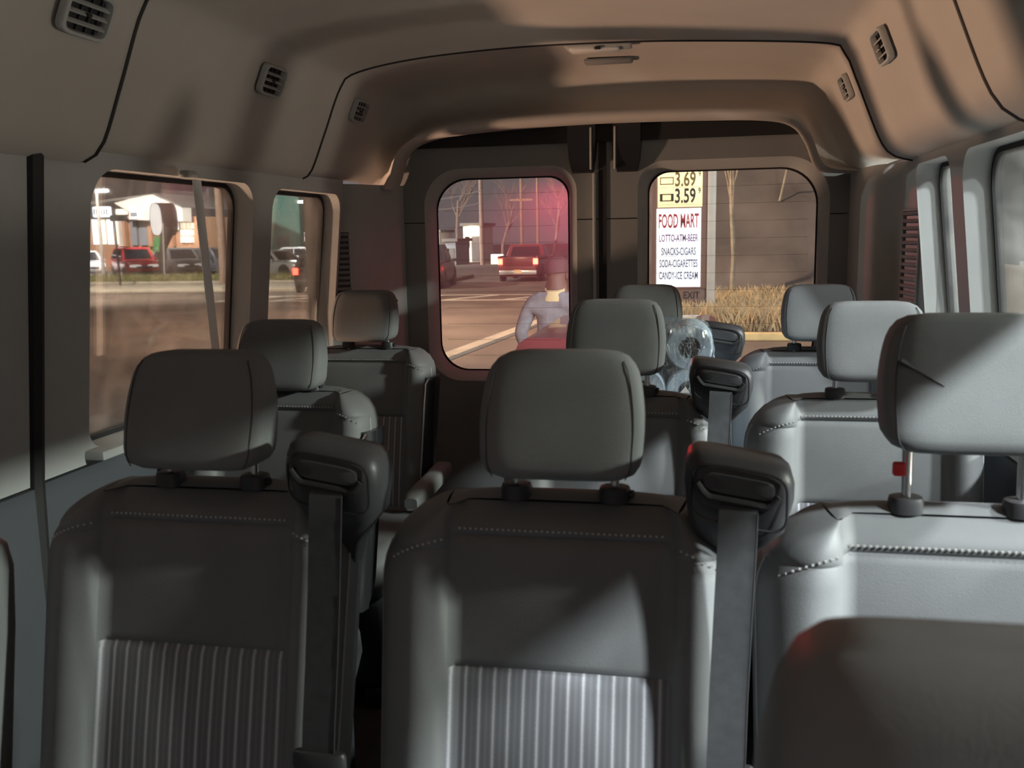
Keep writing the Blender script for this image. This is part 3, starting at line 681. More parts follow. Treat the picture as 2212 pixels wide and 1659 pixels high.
# ================================================================== OUTSIDE
def G(px, py): return at(px, py, 'z', 0)
def V(px, py, Y): return at(px, py, 'y', Y)
struct(MB().box((0, 50, -.1), (400, 320, .2)).build('ground', 'asphalt'), 'dark asphalt road and forecourt')
def text_part(s, w_, h_, pos, m, parent, name='lettering', depth=.004, rz=0):
    c = bpy.data.curves.new('t', 'FONT'); c.body = s; c.size = 1; c.align_x = 'CENTER'; c.resolution_u = 3; c.offset = .022
    o = bpy.data.objects.new('t', c); C.objects.link(o); me = bpy.data.meshes.new_from_object(o.evaluated_get(bpy.context.evaluated_depsgraph_get()))
    bpy.data.objects.remove(o)
    xs = [v.co.x for v in me.vertices]; ys = [v.co.y for v in me.vertices]; x0, x1, a, b = min(xs), max(xs), min(ys), max(ys)
    for v in me.vertices: v.co = Vector(((v.co.x-(x0+x1)/2)/(x1-x0)*w_, 0, (v.co.y-(a+b)/2)/(b-a)*h_))
    me.materials.clear(); me.materials.append(MT[m]); return put(name, me, parent, pos, (0, 0, rz))
# ---- vehicles
def wheel_meshes():
    prof = [(.0, .06), (.17, .07), (.20, .09), (.205, .10), (.24, .11), (.30, .105), (.32, .08), (.325, 0), (.32, -.08), (.30, -.105), (.20, -.10)]
    SM['tyre'] = MB().loft([[(x, r*math.cos(a), r*math.sin(a)) for a in (2*pi*k/28 for k in range(28))] for r, x in prof[3:]], caps=False).mesh('tyre', 'tyre')
    mb = MB(); mb.loft([[(x, r*math.cos(a), r*math.sin(a)) for a in (2*pi*k/28 for k in range(28))] for x, r in ((.095, .205), (.088, .19), (.05, .185), (.04, .02))], caps=False)
    for k in range(5):
        a = 2*pi*k/5; mb.box((.075, .1*math.cos(a), .1*math.sin(a)), (.025, .2, .045), Matrix.Rotation(a, 3, 'X'))
    mb.cyl((.03, 0, 0), (.092, 0, 0), .035); SM['rim'] = mb.mesh('rim', 'rim')
wheel_meshes()
def car(label, name, loc, rz, L, W, H, paint, belt=.95, hood=.98, cab=(.27, .42, .86, .98), tail='suv', lights=(False, False), bed=False, plate=True, group=None):
    """front towards local -y; cab = fractions of length: windscreen base, roof front, roof rear, rear-glass base"""
    t = thing(name, label, 'car' if not bed else 'truck', loc, rz, group); h = L/2; rings = []
    bz = .24; deck = .86*belt+.1 if tail == 'sedan' else belt
    for f, top, hw_ in ((0, .52, .38), (.012, hood*.78, .44), (.05, hood*.92, .48), (.16, hood*.97, .5), (cab[0], hood, .5), (cab[0]+.1, belt, .5), (.6, belt, .5), (cab[2], belt, .5), (.95, deck, .485), (.985, deck*.97, .46), (1, deck*.7, .42)):
        y = -h+L*f; s = W*hw_; b_ = bz+(.10 if f in (0, 1) else 0)
        rings.append([(-s*.90, y, b_), (-s*.98, y, b_+.12), (-s, y, .5), (-s*.995, y, min(top*.86, .72)), (-s*.95, y, top-.05), (-s*.84, y, top), (0, y, top+.025), (s*.84, y, top), (s*.95, y, top-.05), (s*.995, y, min(top*.86, .72)), (s, y, .5), (s*.98, y, b_+.12), (s*.90, y, b_)])
    MB().loft(rings).build('body', paint, t, ang=.5)
    yb0, yr0, yr1, yb1 = (-h+L*c for c in cab); wb, wr = W*.47, W*.385
    base = [(-wb, yb0), (wb, yb0), (wb, yb1), (-wb, yb1)]; roof = [(-wr, yr0), (wr, yr0), (wr, yr1), (-wr, yr1)]
    def gh(u, v, side, off=0):   # point on a greenhouse side
        i, j = ((0, 1), (1, 2), (2, 3), (3, 0))[side]; a, b, c, d = base[i], base[j], roof[i], roof[j]
        lo = Vector((*a, belt-.03)).lerp(Vector((*b, belt-.03)), u); hi = Vector((*c, H-.04)).lerp(Vector((*d, H-.04)), u); n = ((Vector((*b, 0))-Vector((*a, 0))).cross(Vector((0, 0, 1)))).normalized()
        return lo.lerp(hi, v)+n*(off+.03*math.sin(pi*v)*(side % 2))
    mb = MB(); R = []
    for v in (0, .25, .5, .75, .93, 1.0):
        q = [];
        for sd in range(4):
            for u in (0, .03, .25, .5, .75, .97): q.append(gh(u, v, sd))
        R.append(q)
    cx = sum(p.x for p in R[-1])/24; cy = sum(p.y for p in R[-1])/24
    R.append([Vector((cx+(p.x-cx)*.93, cy+(p.y-cy)*.96, H-.012)) for p in R[-1]]); R.append([Vector((cx+(p.x-cx)*.5, cy+(p.y-cy)*.6, H)) for p in R[-2]])
    MB().loft(R).build('cabin', paint, t, ang=.5)
    def pane(name, sd, u0, u1, v0, v1, off=.006):
        MB().grid(lambda u, v: gh(u0+(u1-u0)*u, v0+(v1-v0)*v, sd, off), 6, 4).build(name, 'car_glass', t)
    pane('windscreen', 0, .07, .93, .10, .90); pane('rear_window', 2, .10, .90, .16, .88)
    for a_, b_ in (((.06, .47), (.50, .93)) if not bed else ((.1, .9),)):
        pane('side_window', 1, a_, b_, .14, .88); pane('side_window', 3, 1-b_, 1-a_, .14, .88)
    for s in (-1, 1):
        for f in (.19, .80):
            MB().cyl((s*W*.47, -h+L*f, .36), (s*(W*.5+.004), -h+L*f, .36), .39, 28).build('wheel_arch', 'sign_dark', t)
            k = put('wheel', SM['tyre'], t, (s*(W*.5-.10), -h+L*f, .325), (0, 0, 0 if s > 0 else pi)); put('rim', SM['rim'], k)
        MB().loft([[(s*W*(.26+.17*x), y-.02*z, hood*.70+.08*z) for x, z in sup(1, 1, 3, 20)] for y in (-h-.012, -h+.16)]).build('headlight', 'head_lamp', t)
        MB().box((s*(W*.5+.09), yb0+.35, belt+.03), (.18, .10, .13), r=.03).build('wing_mirror', paint, t)
        tz = belt*.80 if tail != 'suv' else belt*.88
        MB().box((s*W*.41, h-.02, tz), (W*.11, .10, .17 if tail != 'suv' else .26), r=.02).build('tail_light', 'tail_lamp' if lights[1] else 'ink_red', t)
    MB().box((0, -h+.01, hood*.62), (W*.45, .06, .14), r=.02).build('grille', 'sign_dark', t)
    MB().box((0, -h+.03, .36), (W*.86, .12, .18), r=.04).build('front_bumper', 'sign_dark', t)
    MB().box((0, h-.02, .42), (W*.88, .12, .20), r=.04).build('rear_bumper', 'sign_dark' if not bed else 'silver_paint', t)
    if plate: MB().box((0, h+.05, .60 if not bed else .46), (.32, .015, .16)).build('number_plate', 'plate', t)
    if bed:
        y0b = yb1+.05; MB().box((0, (y0b+h-.08)/2, belt+.035), (W*.80, h-.08-y0b, .02)).build('bed_liner', 'sign_dark', t)
        for s in (-1, 1): MB().box((s*W*.45, (y0b+h)/2, belt+.05), (.09, h-y0b, .12), r=.02).build('bed_rail', paint, t)
        MB().box((0, h-.03, belt-.14), (W*.72, .07, .42), r=.02).build('tailgate', paint, t)
    return t
red = car('dull red hatchback parked close behind the rear doors', 'hatchback', (-.50, 5.95, 0), 0, 3.4, 1.60, 1.40, 'maroon_paint', belt=.95, hood=.90, cab=(.22, .42, .92, .99))
car('red sport utility car parked by the store behind the grass verge', 'sport_utility_car', (*V(293, 590, 48.5).to_2d(), 0), .80, 4.6, 1.86, 1.78, 'red_paint', belt=1.08, hood=1.08)
car('silver car with bright headlights parked beside the red sport utility car', 'parked_car', (*V(183, 590, 50.5).to_2d(), 0), .80, 4.6, 1.85, 1.62, 'silver_paint', belt=1.0, hood=1.0)
car('dark grey car parked to the far side of the oval sign', 'parked_car', (*V(388, 590, 49.5).to_2d(), 0), .85, 4.6, 1.85, 1.7, 'grey_paint', belt=1.05, hood=1.05)
car('black car parked beyond the wooden pole', 'parked_car', (*V(470, 590, 53).to_2d(), 0), 1.2, 4.6, 1.85, 1.65, 'dark_paint')
car('silver sedan seen through the rearmost left window', 'sedan', (*V(596, 590, 47.5).to_2d(), 0), 1.25, 4.7, 1.84, 1.5, 'silver_paint', belt=.95, hood=.92, tail='sedan')
car('pale grey car parked behind the silver sedan', 'parked_car', (*V(668, 570, 58).to_2d(), 0), 1.3, 4.6, 1.84, 1.55, 'silver_paint')
car('black hatchback with glowing red tail lights on the street', 'hatchback', (*V(708, 630, 35).to_2d(), 0), pi+.15, 4.0, 1.70, 1.5, 'dark_paint', lights=(0, 1))
car('maroon pickup truck with glowing tail lights beyond the crosswalk', 'pickup_truck', (*V(1140, 600, 42.5).to_2d(), 0), pi+.02, 5.2, 1.9, 1.62, 'maroon_paint', belt=1.02, hood=1.05, cab=(.28, .38, .56, .62), bed=True, lights=(0, 1))
car('dark sport utility car partly cut by the rear window edge', 'sport_utility_car', (*V(925, 600, 37).to_2d(), 0), pi+.12, 4.5, 1.85, 1.72, 'dark_paint', belt=1.05, hood=1.05)
# ---- person behind the red hatchback
def person():
    p0 = V(1196, 600, 8.15); X0, Y0 = p0.x, p0.y
    t = thing('person', 'person in a grey jacket with a pale collar and dark cap, back turned', 'person', (X0, Y0, 0), -.15)
    V_ = []; E_ = []; Rr = []
    def n(p, r, par=None):
        V_.append(p); Rr.append(r); i = len(V_)-1
        if par is not None: E_.append((par, i))
        return i
    pel = n((0, 0, .98), (.165, .125)); sp = n((0, .0, 1.14), (.165, .12), pel); ch = n((0, -.005, 1.32), (.19, .13), sp); up = n((0, -.01, 1.46), (.15, .105), ch)
    nk = n((.01, .0, 1.54), (.06, .06), up); hd0 = n((.02, .03, 1.62), (.075, .085), nk); hd1 = n((.025, .04, 1.70), (.085, .105), hd0); n((.028, .04, 1.78), (.068, .085), hd1)
    for s in (-1, 1):
        sh = n((s*.20, -.01, 1.43), (.085, .085), up); el = n((s*.31, -.05, 1.15), (.062, .062), sh); wr_ = n((s*.27, .10, .93), (.045, .045), el); pm = n((s*.25, .15, .86), (.036, .026), wr_)
        for k, (dx, ln) in enumerate(((-.024, .075), (-.008, .085), (.008, .08), (.024, .065))):
            f1 = n((s*.25+dx, .18, .82), (.010, .010), pm); n((s*.25+dx, .185, .82-ln*.6), (.008, .008), f1)
        th = n((s*.215, .16, .85), (.011, .011), pm); n((s*.20, .18, .81), (.009, .009), th)
        hp = n((s*.10, 0, .90), (.10, .105), pel); kn = n((s*.12, .01, .50), (.072, .075), hp); an = n((s*.13, -.02, .10), (.05, .055), kn); hl = n((s*.13, .0, .045), (.045, .045), an); n((s*.14, .17, .04), (.042, .036), hl)
    me = bpy.data.meshes.new('b'); me.from_pydata(V_, E_, []); o = bpy.data.objects.new('b', me); C.objects.link(o)
    md = o.modifiers.new('s', 'SKIN'); md.use_smooth_shade = True
    for i, r in enumerate(Rr): me.skin_vertices[0].data[i].radius = r
    me.skin_vertices[0].data[0].use_root = True
    o.modifiers.new('u', 'SUBSURF').levels = 2
    bm_ = bpy.data.meshes.new_from_object(o.evaluated_get(bpy.context.evaluated_depsgraph_get())); bpy.data.objects.remove(o)
    bm_.materials.clear()
    for m in ('jacket', 'skin', 'trousers', 'tyre'): bm_.materials.append(MT[m])
    for f in bm_.polygons:
        c = f.center; f.use_smooth = True
        f.material_index = 1 if (c.z > 1.53 or (abs(c.x) > .15 and c.z < .93 and c.y > .05)) else (3 if c.z < .085 else (2 if c.z < .97 and abs(c.x) < .26 and c.y < .10 else 0))
    put('body', bm_, t)
    MB().loft([[(.022+x, .035+y, z) for x, y in sup(hx, hx*1.15, 2.2, 24)] for z, hx in ((1.70, .098), (1.76, .099), (1.80, .088), (1.83, .06), (1.84, .02))]).build('cap', 'cap', t, ang=1.4)
    MB().loft([[(.012+x, .0+y, z+.02*y/.1) for x, y in sup(hx, hx*.95, 2.4, 28)] for z, hx in ((1.47, .115), (1.50, .110), (1.545, .092), (1.56, .088), (1.555, .078), (1.50, .08))], caps=False).build('collar', 'collar', t, ang=1.2)
    for s in (-1, 1):
        MB().loft([[(.022+s*(.086+.012*k), .03+x*.8, 1.665+z) for x, z in sup(.018, .030, 2.2, 14)] for k in (0, 1)]).build('ear', 'skin', t, ang=1.2)
        MB().loft([[(.028+s*.035+a*.013*c, .131+d, 1.70+b*.008*c) for a, b in sup(1, 1, 2, 12)] for d, c in ((0, 1), (.006, .6))]).build('eye', 'lens', t)
    MB().loft([[(.028+x, .132+d, 1.66+z+.01*(1-d*40)) for x, z in sup(h_, .018, 2, 12)] for d, h_ in ((-.01, .016), (.012, .013), (.022, .006))]).build('nose', 'skin', t)
    MB().box((.026, .120, 1.615), (.045, .012, .010), r=.004).build('mouth', 'cap', t)
person()
# ---- forecourt edge, crosswalk, kerbs
a = G(940, 792); b = G(1150, 710)
struct(MB().box(((a.x+b.x)/2, (a.y+b.y)/2+2, .02), (.28, b.y-a.y+9, .08), Matrix.Rotation(-math.atan2(b.x-a.x, b.y-a.y), 3, 'Z')).build('trim_4', 'concrete'), 'pale concrete kerb along the forecourt edge')
cw = thing('crosswalk', 'white ladder crosswalk painted across the street', 'crosswalk', (-9.5, 30.2, 0))
for y in (-1.3, 1.3): MB().box((0, y, .004), (14, .22, .008)).build('stripe', 'white_paint', cw)
me = MB().box((0, 0, .004), (.35, 2.4, .008), Matrix.Rotation(-.5, 3, 'Z')).mesh('bar', 'white_paint')
for i in range(7): put('bar', me, cw, (-6+i*2, 0, 0))
kb = struct(MB().box((6.6, 17.75, .075), (16.5, .22, .15), r=.03).build('trim_5', 'kerb_yellow'), 'yellow painted kerb in front of the dry grass bank')
# dry bank, hillside
struct(MB().grid(lambda u, v: (-1.65+22*u, 17.85+5*v, .13+.2*v*v+.05*math.sin(u*40)*v), 40, 8).build('ground_bank', 'dry_soil'), 'dry soil bank behind the yellow kerb')
random.seed(3)
hn = [[random.uniform(-.4, .4) for _ in range(42)] for _ in range(20)]
struct(MB().grid(lambda u, v: (-1.9+30*u, 22.7+26*v, .3+17*v+hn[int(v*18)][int(u*40)]*(v > 0)), 40, 18).build('hillside', 'hill_soil', ang=3), 'dark brown hillside rising behind the price sign')
def grass(name, m, x0, x1, y0_, y1, n, hmin, hmax, zf, label, seed):
    random.seed(seed); mb = MB(); vs = []; fs = []
    for i in range(n):
        x = random.uniform(x0, x1); y = random.uniform(y0_, y1); z = zf(y); h_ = random.uniform(hmin, hmax); a_ = random.uniform(0, pi); w_ = random.uniform(.004, .010)*(1.5 if hmax > .4 else 1.5)
        dx, dy = math.cos(a_)*w_, math.sin(a_)*w_; lx, ly = random.gauss(0, .25)*h_, random.gauss(0, .25)*h_; k = len(vs)
        vs += [(x-dx, y-dy, z-.02), (x+dx, y+dy, z-.02), (x+lx*.4+dx*.6, y+ly*.4+dy*.6, z+h_*.6), (x+lx, y+ly, z+h_)]; fs += [(k, k+1, k+2), (k, k+2, k+3)]
    me = bpy.data.meshes.new(name); me.from_pydata(vs, [], fs); me.materials.append(MT[m]); o = put(name, me); o['kind'] = 'stuff'; return tag(o, label, 'grass')
grass('dry_grass', 'dry_grass', -1.5, 7.5, 18.1, 22.8, 30000, .12, .50, lambda y: .13+.2*((y-17.85)/5)**2, 'tall dry straw-coloured grass behind the yellow kerb', 5)
# bare trees
def tree(label, base, Hh, seed, spread=.5, m='bark', r0=.09, lean=0):
    random.seed(seed); t = thing('bare_tree', label, 'tree', base); br = MB()
    def grow(p, d, ln, r, lev):
        pts = [p]; q = Vector(p); dd = Vector(d)
        for k in range(4): dd = (dd+Vector((random.gauss(0, .08), random.gauss(0, .08), .04))).normalized(); q = q+dd*ln/4; pts.append(q.copy())
        if lev == 0: MB().tube(pts, [r, r*.92, r*.84, r*.75, r*.6], 8).build('trunk', m, t)
        else: br.tube(pts, [r, r*.85, r*.7, r*.55, r*.3], 5)
        if lev < 3:
            for k in range(5 if lev else 7):
                f = random.uniform(.35, 1); i = min(3, int(f*4)); pp = pts[i].lerp(pts[i+1], f*4-i); a_ = random.uniform(0, 2*pi)
                grow(pp, (dd+Vector((math.cos(a_)*spread*1.3, math.sin(a_)*spread*1.3, .1))).normalized(), ln*random.uniform(.4, .62), r*.42, lev+1)
    grow(Vector((0, 0, -.1)), Vector((lean, 0, 1)).normalized(), Hh*.62, r0, 0); o = br.build('branches', m, t); o['kind'] = 'stuff'; return t
tree('slender bare tree on the hillside right of the price sign', (V(1580, 600, 22.9).x, 22.9, .35), 7.5, 31, .26, r0=.06)
tree('small leaning bare tree on the hillside in the right rear window', (V(1680, 600, 26.5).x, 26.5, 2.9), 4.5, 15, .5, r0=.035, lean=.2)
for px, Y, hh, sd, lab in ((985, 88, 9, 21, 'bare street tree behind the lamp-lit shed'), (1085, 92, 8, 22, 'bare street tree between the two utility poles'), (1195, 84, 9, 23, 'bare street tree behind the pickup truck'), (925, 86, 10, 24, 'bare street tree at the far kerb beyond the dark car')):
    tree(lab, (V(px, 540, Y).x, Y, 0), hh, sd, .5, 'wood_pole', .16)
# ---- price sign
sg = thing('price_sign', 'tall pylon sign with fuel prices over a food mart panel', 'sign', (V(1468, 600, 20).x, 20, 0)); OX, OY = sg.location.x, 20
def S(px, py): p = V(px, py, 20); return p.x-OX, p.z
x0, zt_ = S(1421, 350); x1, zm = S(1517, 447); _, zw1 = S(1468, 450); _, zw0 = S(1466, 620); xb0, _ = S(1410, 500); xb1, _ = S(1534, 500); xp0, _ = S(1528, 500); xp1, _ = S(1546, 500); _, zq = S(1468, 690)
MB().box(((xb0+xb1)/2, .12, (zt_+.7+zw0)/2), (xb1-xb0, .16, zt_+.7-zw0+.06), r=.01).build('cabinet', 'sign_brown', sg)
MB().box(((xp0+xp1)/2, .10, 2.6), (xp1-xp0, .24, 5.4), r=.01).build('post', 'steel_pole', sg)
MB().box((xb0+.02, .12, 2.6), (.10, .2, 5.4), r=.01).build('post', 'sign_brown', sg)
MB().box(((xb0+xb1)/2, .14, (zw0+.15)/2+.05), (xb1-xb0, .10, zw0-.2), r=.01).build('base_panel', 'sign_brown', sg)
text_part('EXIT', .34, .15, (x1-.20, .085, S(1505, 638)[1]), 'ink_black', sg)
yp = MB().box(((x0+x1)/2, .03, (zm+zt_+.02)/2), (x1-x0, .04, zt_-zm), r=.006).build('price_panel', 'sign_yellow', sg)
wp = MB().box(((x0+x1)/2-.02, .03, (zw0+zw1)/2), (x1-x0, .04, zw1-zw0), r=.006).build('food_panel', 'sign_white', sg)
xw = x1-x0
for txt, py, ink, fr_ in (('3.69', 387, 'ink_brown', 0), ('3.59', 423, 'ink_black', 1)):
    z = S(1468, py)[1]; text_part(txt, xw*.46, .31, (x0+xw*.62, .006, z), ink, yp, 'digits'); text_part('9', xw*.055, .12, (x0+xw*.935, .006, z+.10), ink, yp, 'digit')
    mb = MB(); cx, w_, h_ = x0+xw*.205, xw*.31, .155
    for sx, sz, bw, bh in ((0, 1, w_, .022), (0, -1, w_, .022), (1, 0, .02+.035*fr_, h_), (-1, 0, .02+.035*fr_, h_)): mb.box((cx+sx*(w_-bw)/2, .006, z-.03+sz*(h_-bh)/2), (bw, .006, bh))
    mb.build('grade_frame', ink, yp)
for txt, py, ink, w_, h_ in (('FOOD MART', 477, 'ink_red', .90, .30), ('LOTTO-ATM-BEER', 514, 'ink_violet', .88, .155), ('SNACKS-CIGARS', 543, 'ink_blue', .78, .165), ('SODA-CIGARETTES', 569, 'ink_blue', .86, .165), ('CANDY-ICE CREAM', 595, 'ink_blue', .88, .165)):
    text_part(txt, xw*w_, h_, ((x0+x1)/2-.02, .006, S(1468, py)[1]), ink, wp)
# ---- poles, lamps and sheds across the street (left rear window)
def pole(label, px, Y, r, ztop, m='wood_pole', arm=None, name='utility_pole', px2=None):
    p = V(px, 560, Y); t = thing(name, label, 'pole', (p.x, Y, 0)); MB().tube([(0, 0, -.05), (0, 0, ztop*.5), (0, 0, ztop)], [r, r*.88, r*.74], 12).build('shaft', m, t)
    if arm: MB().box((0, 0, arm[1]), (arm[0], .10, .12)).build('cross_arm', m, t)
    return t
pole('thick wooden utility pole beside the lamp-lit shed', 1042, 64.5, .17, 8.6, arm=(2.2, 7.9))
p2_ = pole('thin wooden utility pole with cross arm behind the pickup truck', 1128, 52, .09, 9, arm=(1.3, V(1120, 432, 52).z))
lp = V(1110, 381, 50)
sl_ = thing('street_lamp', 'bright street lamp at the top edge of the left rear window', 'street lamp', (lp.x+1.2, 50.4, 0))
MB().tube([(0, 0, 0), (0, 0, lp.z+.3)], [.09, .06], 10).build('shaft', 'wood_pole', sl_); MB().tube([(0, 0, lp.z+.2), (-.6, -.2, lp.z+.32), (-1.2, -.4, lp.z+.08)], .04, 8).build('arm', 'steel_pole', sl_); MB().box((-1.2, -.4, lp.z+.03), (.75, .30, .12), r=.04).build('lamp_head', 'lamp_warm', sl_)
for py0, py1 in ((428, 416), (446, 443)):
    A, B = V(880, py0+4, 60), V(1042, py1-6, 64.42); MBp = MB().tube([A.lerp(B, k/8)-Vector((0, 0, .25*math.sin(pi*k/8))) for k in range(9)], .018, 5)
    tag(MBp.build('overhead_wire', 'lens'), 'thin pale overhead wire running to the thick utility pole', 'wire', 'overhead wires')
def shed(label, px0, px1, py0, Y, lampxy=None, m='stucco'):
    A, B = V(px0, py0, Y), V(px1, py0, Y); W_ = B.x-A.x; H_ = A.z; t = thing('shed', label, 'building', ((A.x+B.x)/2, Y, 0))
    MB().box((0, 2, H_/2), (W_, 4, H_)).build('walls', m, t); MB().box((0, 2, H_+.1), (W_+.4, 4.5, .22)).build('roof', 'roof_dark', t); MB().box((W_*.15, -.02, H_*.36), (W_*.4, .06, H_*.7)).build('door', 'roof_dark', t)
    MB().box((-W_*.28, -.02, H_*.55), (W_*.22, .05, H_*.3)).build('window', 'car_glass', t)
    if lampxy:
        q = V(*lampxy, Y); MB().loft([[(q.x-t.location.x+.22*s*math.cos(a_), -.35+d, q.z+.22*s*math.sin(a_)) for a_ in (2*pi*k/14 for k in range(14))] for d, s in ((.3, .5), (.15, 1), (0, 1), (-.1, .4))]).build('wall_lamp', 'lamp_warm', t)
    return t
shed('pale shed with a glowing wall lamp across the street', 1000, 1040, 488, 72, (1021, 497), 'stucco')
shed('low pale kiosk across the street beside the shed', 962, 984, 522, 65, None, 'grey_door')
shed('white fronted building at the far kerb beyond the dark car', 900, 948, 503, 74, None, 'stucco')
bx = tag(MB().box((V(1074, 552, 66).x, 66, V(1074, 552, 66).z/2), (.9, .3, V(1074, 546, 66).z), r=.05).build('lit_kiosk_sign', 'shop_warm'), 'small glowing yellow sign standing across the street', 'sign')
# ---- left side street: pavement, verge, store
struct(MB().box((-40, 36.8, .06), (58, 5.2, .13), r=.03).build('trim_6', 'concrete'), 'pale concrete pavement across the side street')
struct(MB().box((-40, 42.2, .09), (58, 5.2, .14), r=.03).build('trim_7', 'dry_soil'), 'grass verge soil between pavement and car park')
grass('verge_grass', 'green_grass', -42, -17, 40.2, 44.6, 9000, .12, .38, lambda y: .15, 'clumpy green verge grass in front of the parked cars', 9)
struct(MB().box((-40, 39.6, .14), (58, .18, .16), r=.03).build('trim_8', 'concrete'), 'pale concrete edging along the grass verge')
YS = 62
st = thing('store_building', 'brightly lit corner store with a white gabled canopy and signs', 'building', (V(300, 560, YS).x, YS, 0)); SX = st.location.x
def sb_(name, px0, px1, py0, py1, m, d=0, th=.3, par=None, r=0):
    A, B = V(px0, py0, YS), V(px1, py1, YS); return MB().box(((A.x+B.x)/2-SX, d+th/2, (A.z+B.z)/2), (B.x-A.x, th, A.z-B.z), r=r).build(name, m, par or st)
A, B = V(170, 470, YS), V(418, 470, YS); Hs = V(300, 470, YS).z
MB().box(((A.x+B.x)/2-SX, 5.5, Hs/2), (B.x-A.x, 10, Hs)).build('walls', 'brown_brick', st)
def polyp(name, pts, m, d, th, par=None):
    q = [V(x, y, YS) for x, y in pts]; return MB().poly([[(p.x-SX, p.z) for p in q]], lambda u, v, dd: (u, d+dd, v), 0, th).build(name, m, par or st)
polyp('gable', [(268, 440), (300, 431), (356, 420), (413, 446), (414, 479), (300, 475), (300, 458)], 'stucco', -1.2, 1.2)
MB().loft([[(V(x, y, YS).x-SX, dy, V(x, y, YS).z) for x, y in ((354, 418), (414, 446), (414, 449), (354, 422))] for dy in (-1.35, 10)]).build('roof', 'roof_dark', st)
MB().loft([[(V(x, y, YS).x-SX, dy, V(x, y, YS).z) for x, y in ((180, 440), (354, 418), (354, 422), (180, 446))] for dy in (-.9, 10)]).build('roof', 'roof_dark', st)
sb_('fascia', 262, 302, 458, 473, 'brown_brick', -.3)
g1 = sb_('lit_sign', 209, 247, 447, 469, 'shop_glow', -.6, .4, r=.1); sb_('lit_sign', 262, 288, 452, 464, 'lamp_white' if False else 'shop_warm', -.8, .3, r=.1)
for k in range(6): sb_('letter_mark', 213+k*5.4, 216.4+k*5.4, 452, 464, 'grey_door', -.64, .05, g1)
for k in range(4): sb_('shop_window', 192+k*16, 206+k*16, 474, 528, 'shop_glow' if k % 2 == 0 else 'shop_warm', .3, .3)
sb_('grey_door', 277, 294, 476, 530, 'grey_door', .2); sb_('grey_door', 296, 317, 476, 530, 'grey_door', .2)
sb_('column', 256, 263, 472, 532, 'stucco', -.2, .5); sb_('column', 264, 274, 474, 532, 'brown_brick', -.1, .5); sb_('column', 318, 331, 474, 532, 'brown_brick', -.1, .5); sb_('column', 366, 374, 478, 532, 'brown_brick', -.1, .5)
for i in range(3):
    for j in range(3): sb_('window_pane', 386+i*9, 394+i*9, 481+j*15, 494+j*15, 'shop_warm', .2, .3)
sb_('poster', 356, 364, 476, 500, 'sign_white', .0, .2); sb_('poster', 376, 384, 480, 496, 'sign_white', .0, .2)
for a0, a1 in ((303, 323), (358, 384), (386, 402)): q_ = sb_('fascia_sign', a0, a1, 455, 473, 'sign_white', -1.35, .12); sb_('sign_mark', a0+3, a1-3, 460, 468, 'grey_door', -1.4, .04, q_)
# oval sign with green feet
ov = thing('oval_sign', 'tall white oval roadside sign with dark rim and green feet', 'sign', (V(345, 600, 43.5).x, 43.5, 0)); q = V(337, 474, 43.5); ox = q.x-ov.location.x; oh = V(337, 438, 43.5).z-q.z
MB().loft([[(ox+d*.55+x, d, q.z+z) for x, z in sup(.36, oh, 2.6, 36)] for d in (0, .75)]).build('cabinet', 'sign_dark', ov); MB().poly([[(ox+x, q.z+z) for x, z in sup(.32, oh*.96, 2.6, 36)]], lambda u, v, d: (u, -.02+d, v), 0, .03).build('face', 'sign_white', ov)
for s in (-1, 1): A = V(337, 512, 43.5); B = V(337+s*5, 544, 43.5); MB().tube([(ox+s*.06, 0, A.z), (B.x-ov.location.x, 0, B.z)], [.10, .07], 8).build('foot', 'leaf_green', ov)
MB().tube([(ox+.45, .4, q.z-oh*.5), (.1, .2, 1.6), (.12, .1, .1)], [.34, .22, .16], 10).build('stem', 'sign_dark', ov); MB().cyl((.28, 0, .1), (.42, 0, 3.0), .05, 8).build('brace', 'steel_pole', ov)
ss = thing('street_sign', 'thin black post with a dark board on the far pavement', 'sign', (V(260, 612, 38).x, 38, .12)); MB().cyl((0, 0, 0), (-.05, 0, V(258, 480, 38).z), .05, 8).build('post', 'dark_steel', ss); q = V(257, 477, 38); MB().box((q.x-ss.location.x, 0, q.z), (.85, .06, .26)).build('board', 'dark_steel', ss)
def lamp_post(label, px, pyt, Y, side, m='lamp_white', hx=.5):
    q = V(px, pyt, Y); t = thing('lamp_post', label, 'street lamp', (q.x, Y, 0)); MB().tube([(0, 0, 0), (0, 0, q.z)], [.11, .07], 10).build('shaft', 'steel_pole', t)
    MB().tube([(0, 0, q.z-.05), (side*.5, 0, q.z+.05), (side*hx, 0, q.z)], .04, 8).build('arm', 'steel_pole', t); MB().box((side*hx, 0, q.z-.04), (.65, .3, .16), r=.05).build('lamp_head', m, t); return t
lamp_post('slim lamp post with a white lamp head by the parked silver car', 208, 411, 47, 1, hx=.35)
lamp_post('tall pale lamp post beyond the black hatchback', 677, 434, 60, -1, hx=.75)
lamp_post('lamp post with a glaring white lamp at the rear edge of the left window', 704, 457, 66, -1, hx=.3)
pole('broad brown wooden pole at the edge of the side street', 482, 38.5, .20, 9)
tb = thing('teal_building', 'tall teal building wall seen through the rearmost left window', 'building', (V(610, 560, 85).x, 85, 0)); A = V(560, 398, 85); B = V(643, 398, 85)
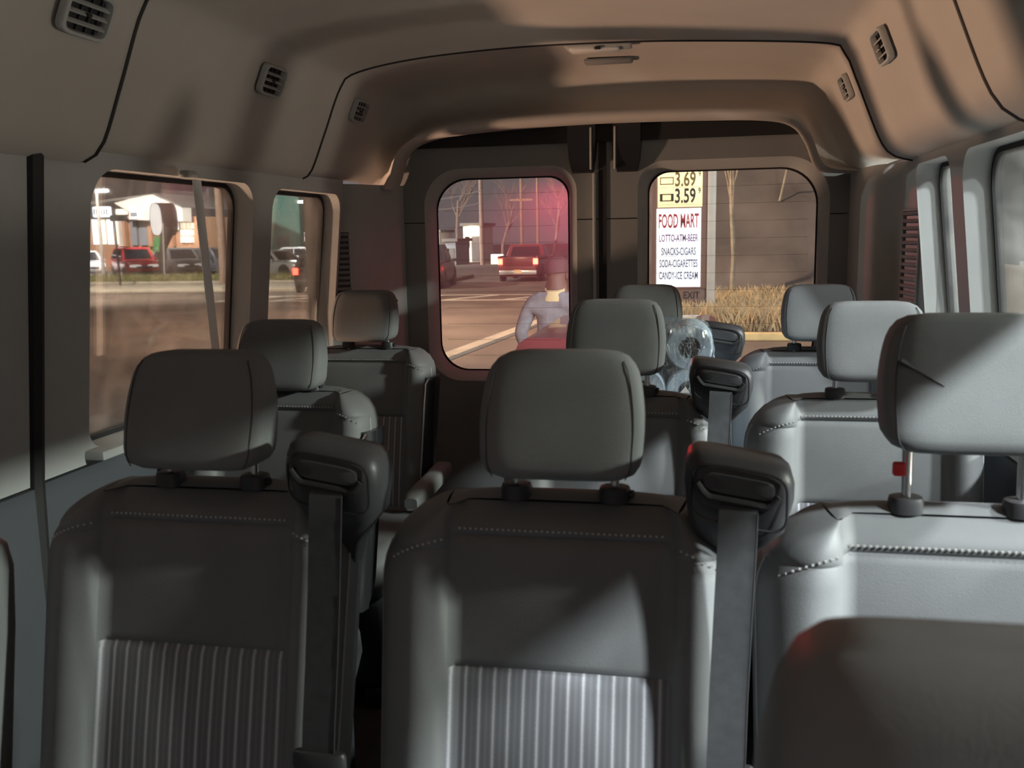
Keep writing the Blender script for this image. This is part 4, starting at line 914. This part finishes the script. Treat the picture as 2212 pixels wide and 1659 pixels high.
MB().box(((A.x+B.x)/2-tb.location.x, 3, A.z/2), (B.x-A.x, 6, A.z)).build('walls', 'teal_tarp', tb); MB().box(((A.x+B.x)/2-tb.location.x, 3, A.z+.15), (B.x-A.x+.4, 6.4, .3)).build('parapet', 'roof_dark', tb); MB().box((.2, -.05, 1.2), (1.2, .1, 2.4)).build('door', 'grey_door', tb)
bb = thing('banner_sign', 'pale banner sign behind the lamp post across the street', 'sign', (V(690, 512, 72).x, 72, 0)); A = V(657, 502, 72); B = V(720, 520, 72)
MB().box(((A.x+B.x)/2-bb.location.x, 0, (A.z+B.z)/2), (B.x-A.x, .1, A.z-B.z)).build('board', 'stucco', bb); text_part('WE', .9, .5, (V(668, 511, 72).x-bb.location.x, -.07, V(668, 511, 72).z), 'ink_violet', bb)
for s in (A.x+.3, B.x-.3): MB().cyl((s-bb.location.x, .06, 0), (s-bb.location.x, .06, A.z), .06, 8).build('post', 'steel_pole', bb)
# corrugated fence beyond the right windows
cf = tag(MB().grid(lambda u, v: (4.6+.025*math.sin(u*2*pi*70), 7.2+10*u, 1.44*v), 560, 1).build('corrugated_fence', 'corrugated', ang=3), 'cream corrugated metal fence beyond the right side windows', 'fence')
for i in range(6): MB().cyl((4.67, 7.3+i*1.95, 0), (4.67, 7.3+i*1.95, 1.5), .03, 8).build('post', 'steel_pole', cf)
# lamp fittings for the lights that shine into the van from outside the picture
for i, l in enumerate([o for o in bpy.data.objects if o.type == 'LIGHT' and o.name.startswith('canopy_light')]):
    x, y, z = l.location; c_ = thing('canopy_lamp', 'square white lamp fixed under the filling station canopy', 'lamp', (x, y, z+.35), 0, 'canopy lamps'); MB().box((0, 0, .1), (.7, .7, .16), r=.03).build('housing', 'steel_pole', c_); MB().box((0, 0, .0), (.5, .5, .03)).build('diffuser', 'lens', c_)
tl = thing('added_signal', 'unseen traffic light added as the source of the red seat-edge light', 'traffic light', (-12.2, 36.6, 0))  # added out of sight to go with the red spot
MB().tube([(0, 0, 0), (0, 0, 5.6)], .08, 10).build('pole', 'steel_pole', tl); MB().box((0, -.12, 5.0), (.32, .22, .98), r=.03).build('housing', 'sign_dark', tl)
for k_, m_ in ((5.3, 'stop_red'), (5.0, 'sign_dark'), (4.7, 'sign_dark')): MB().cyl((0, -.26, k_), (0, -.22, k_), .11, 20).build('lens', m_, tl)
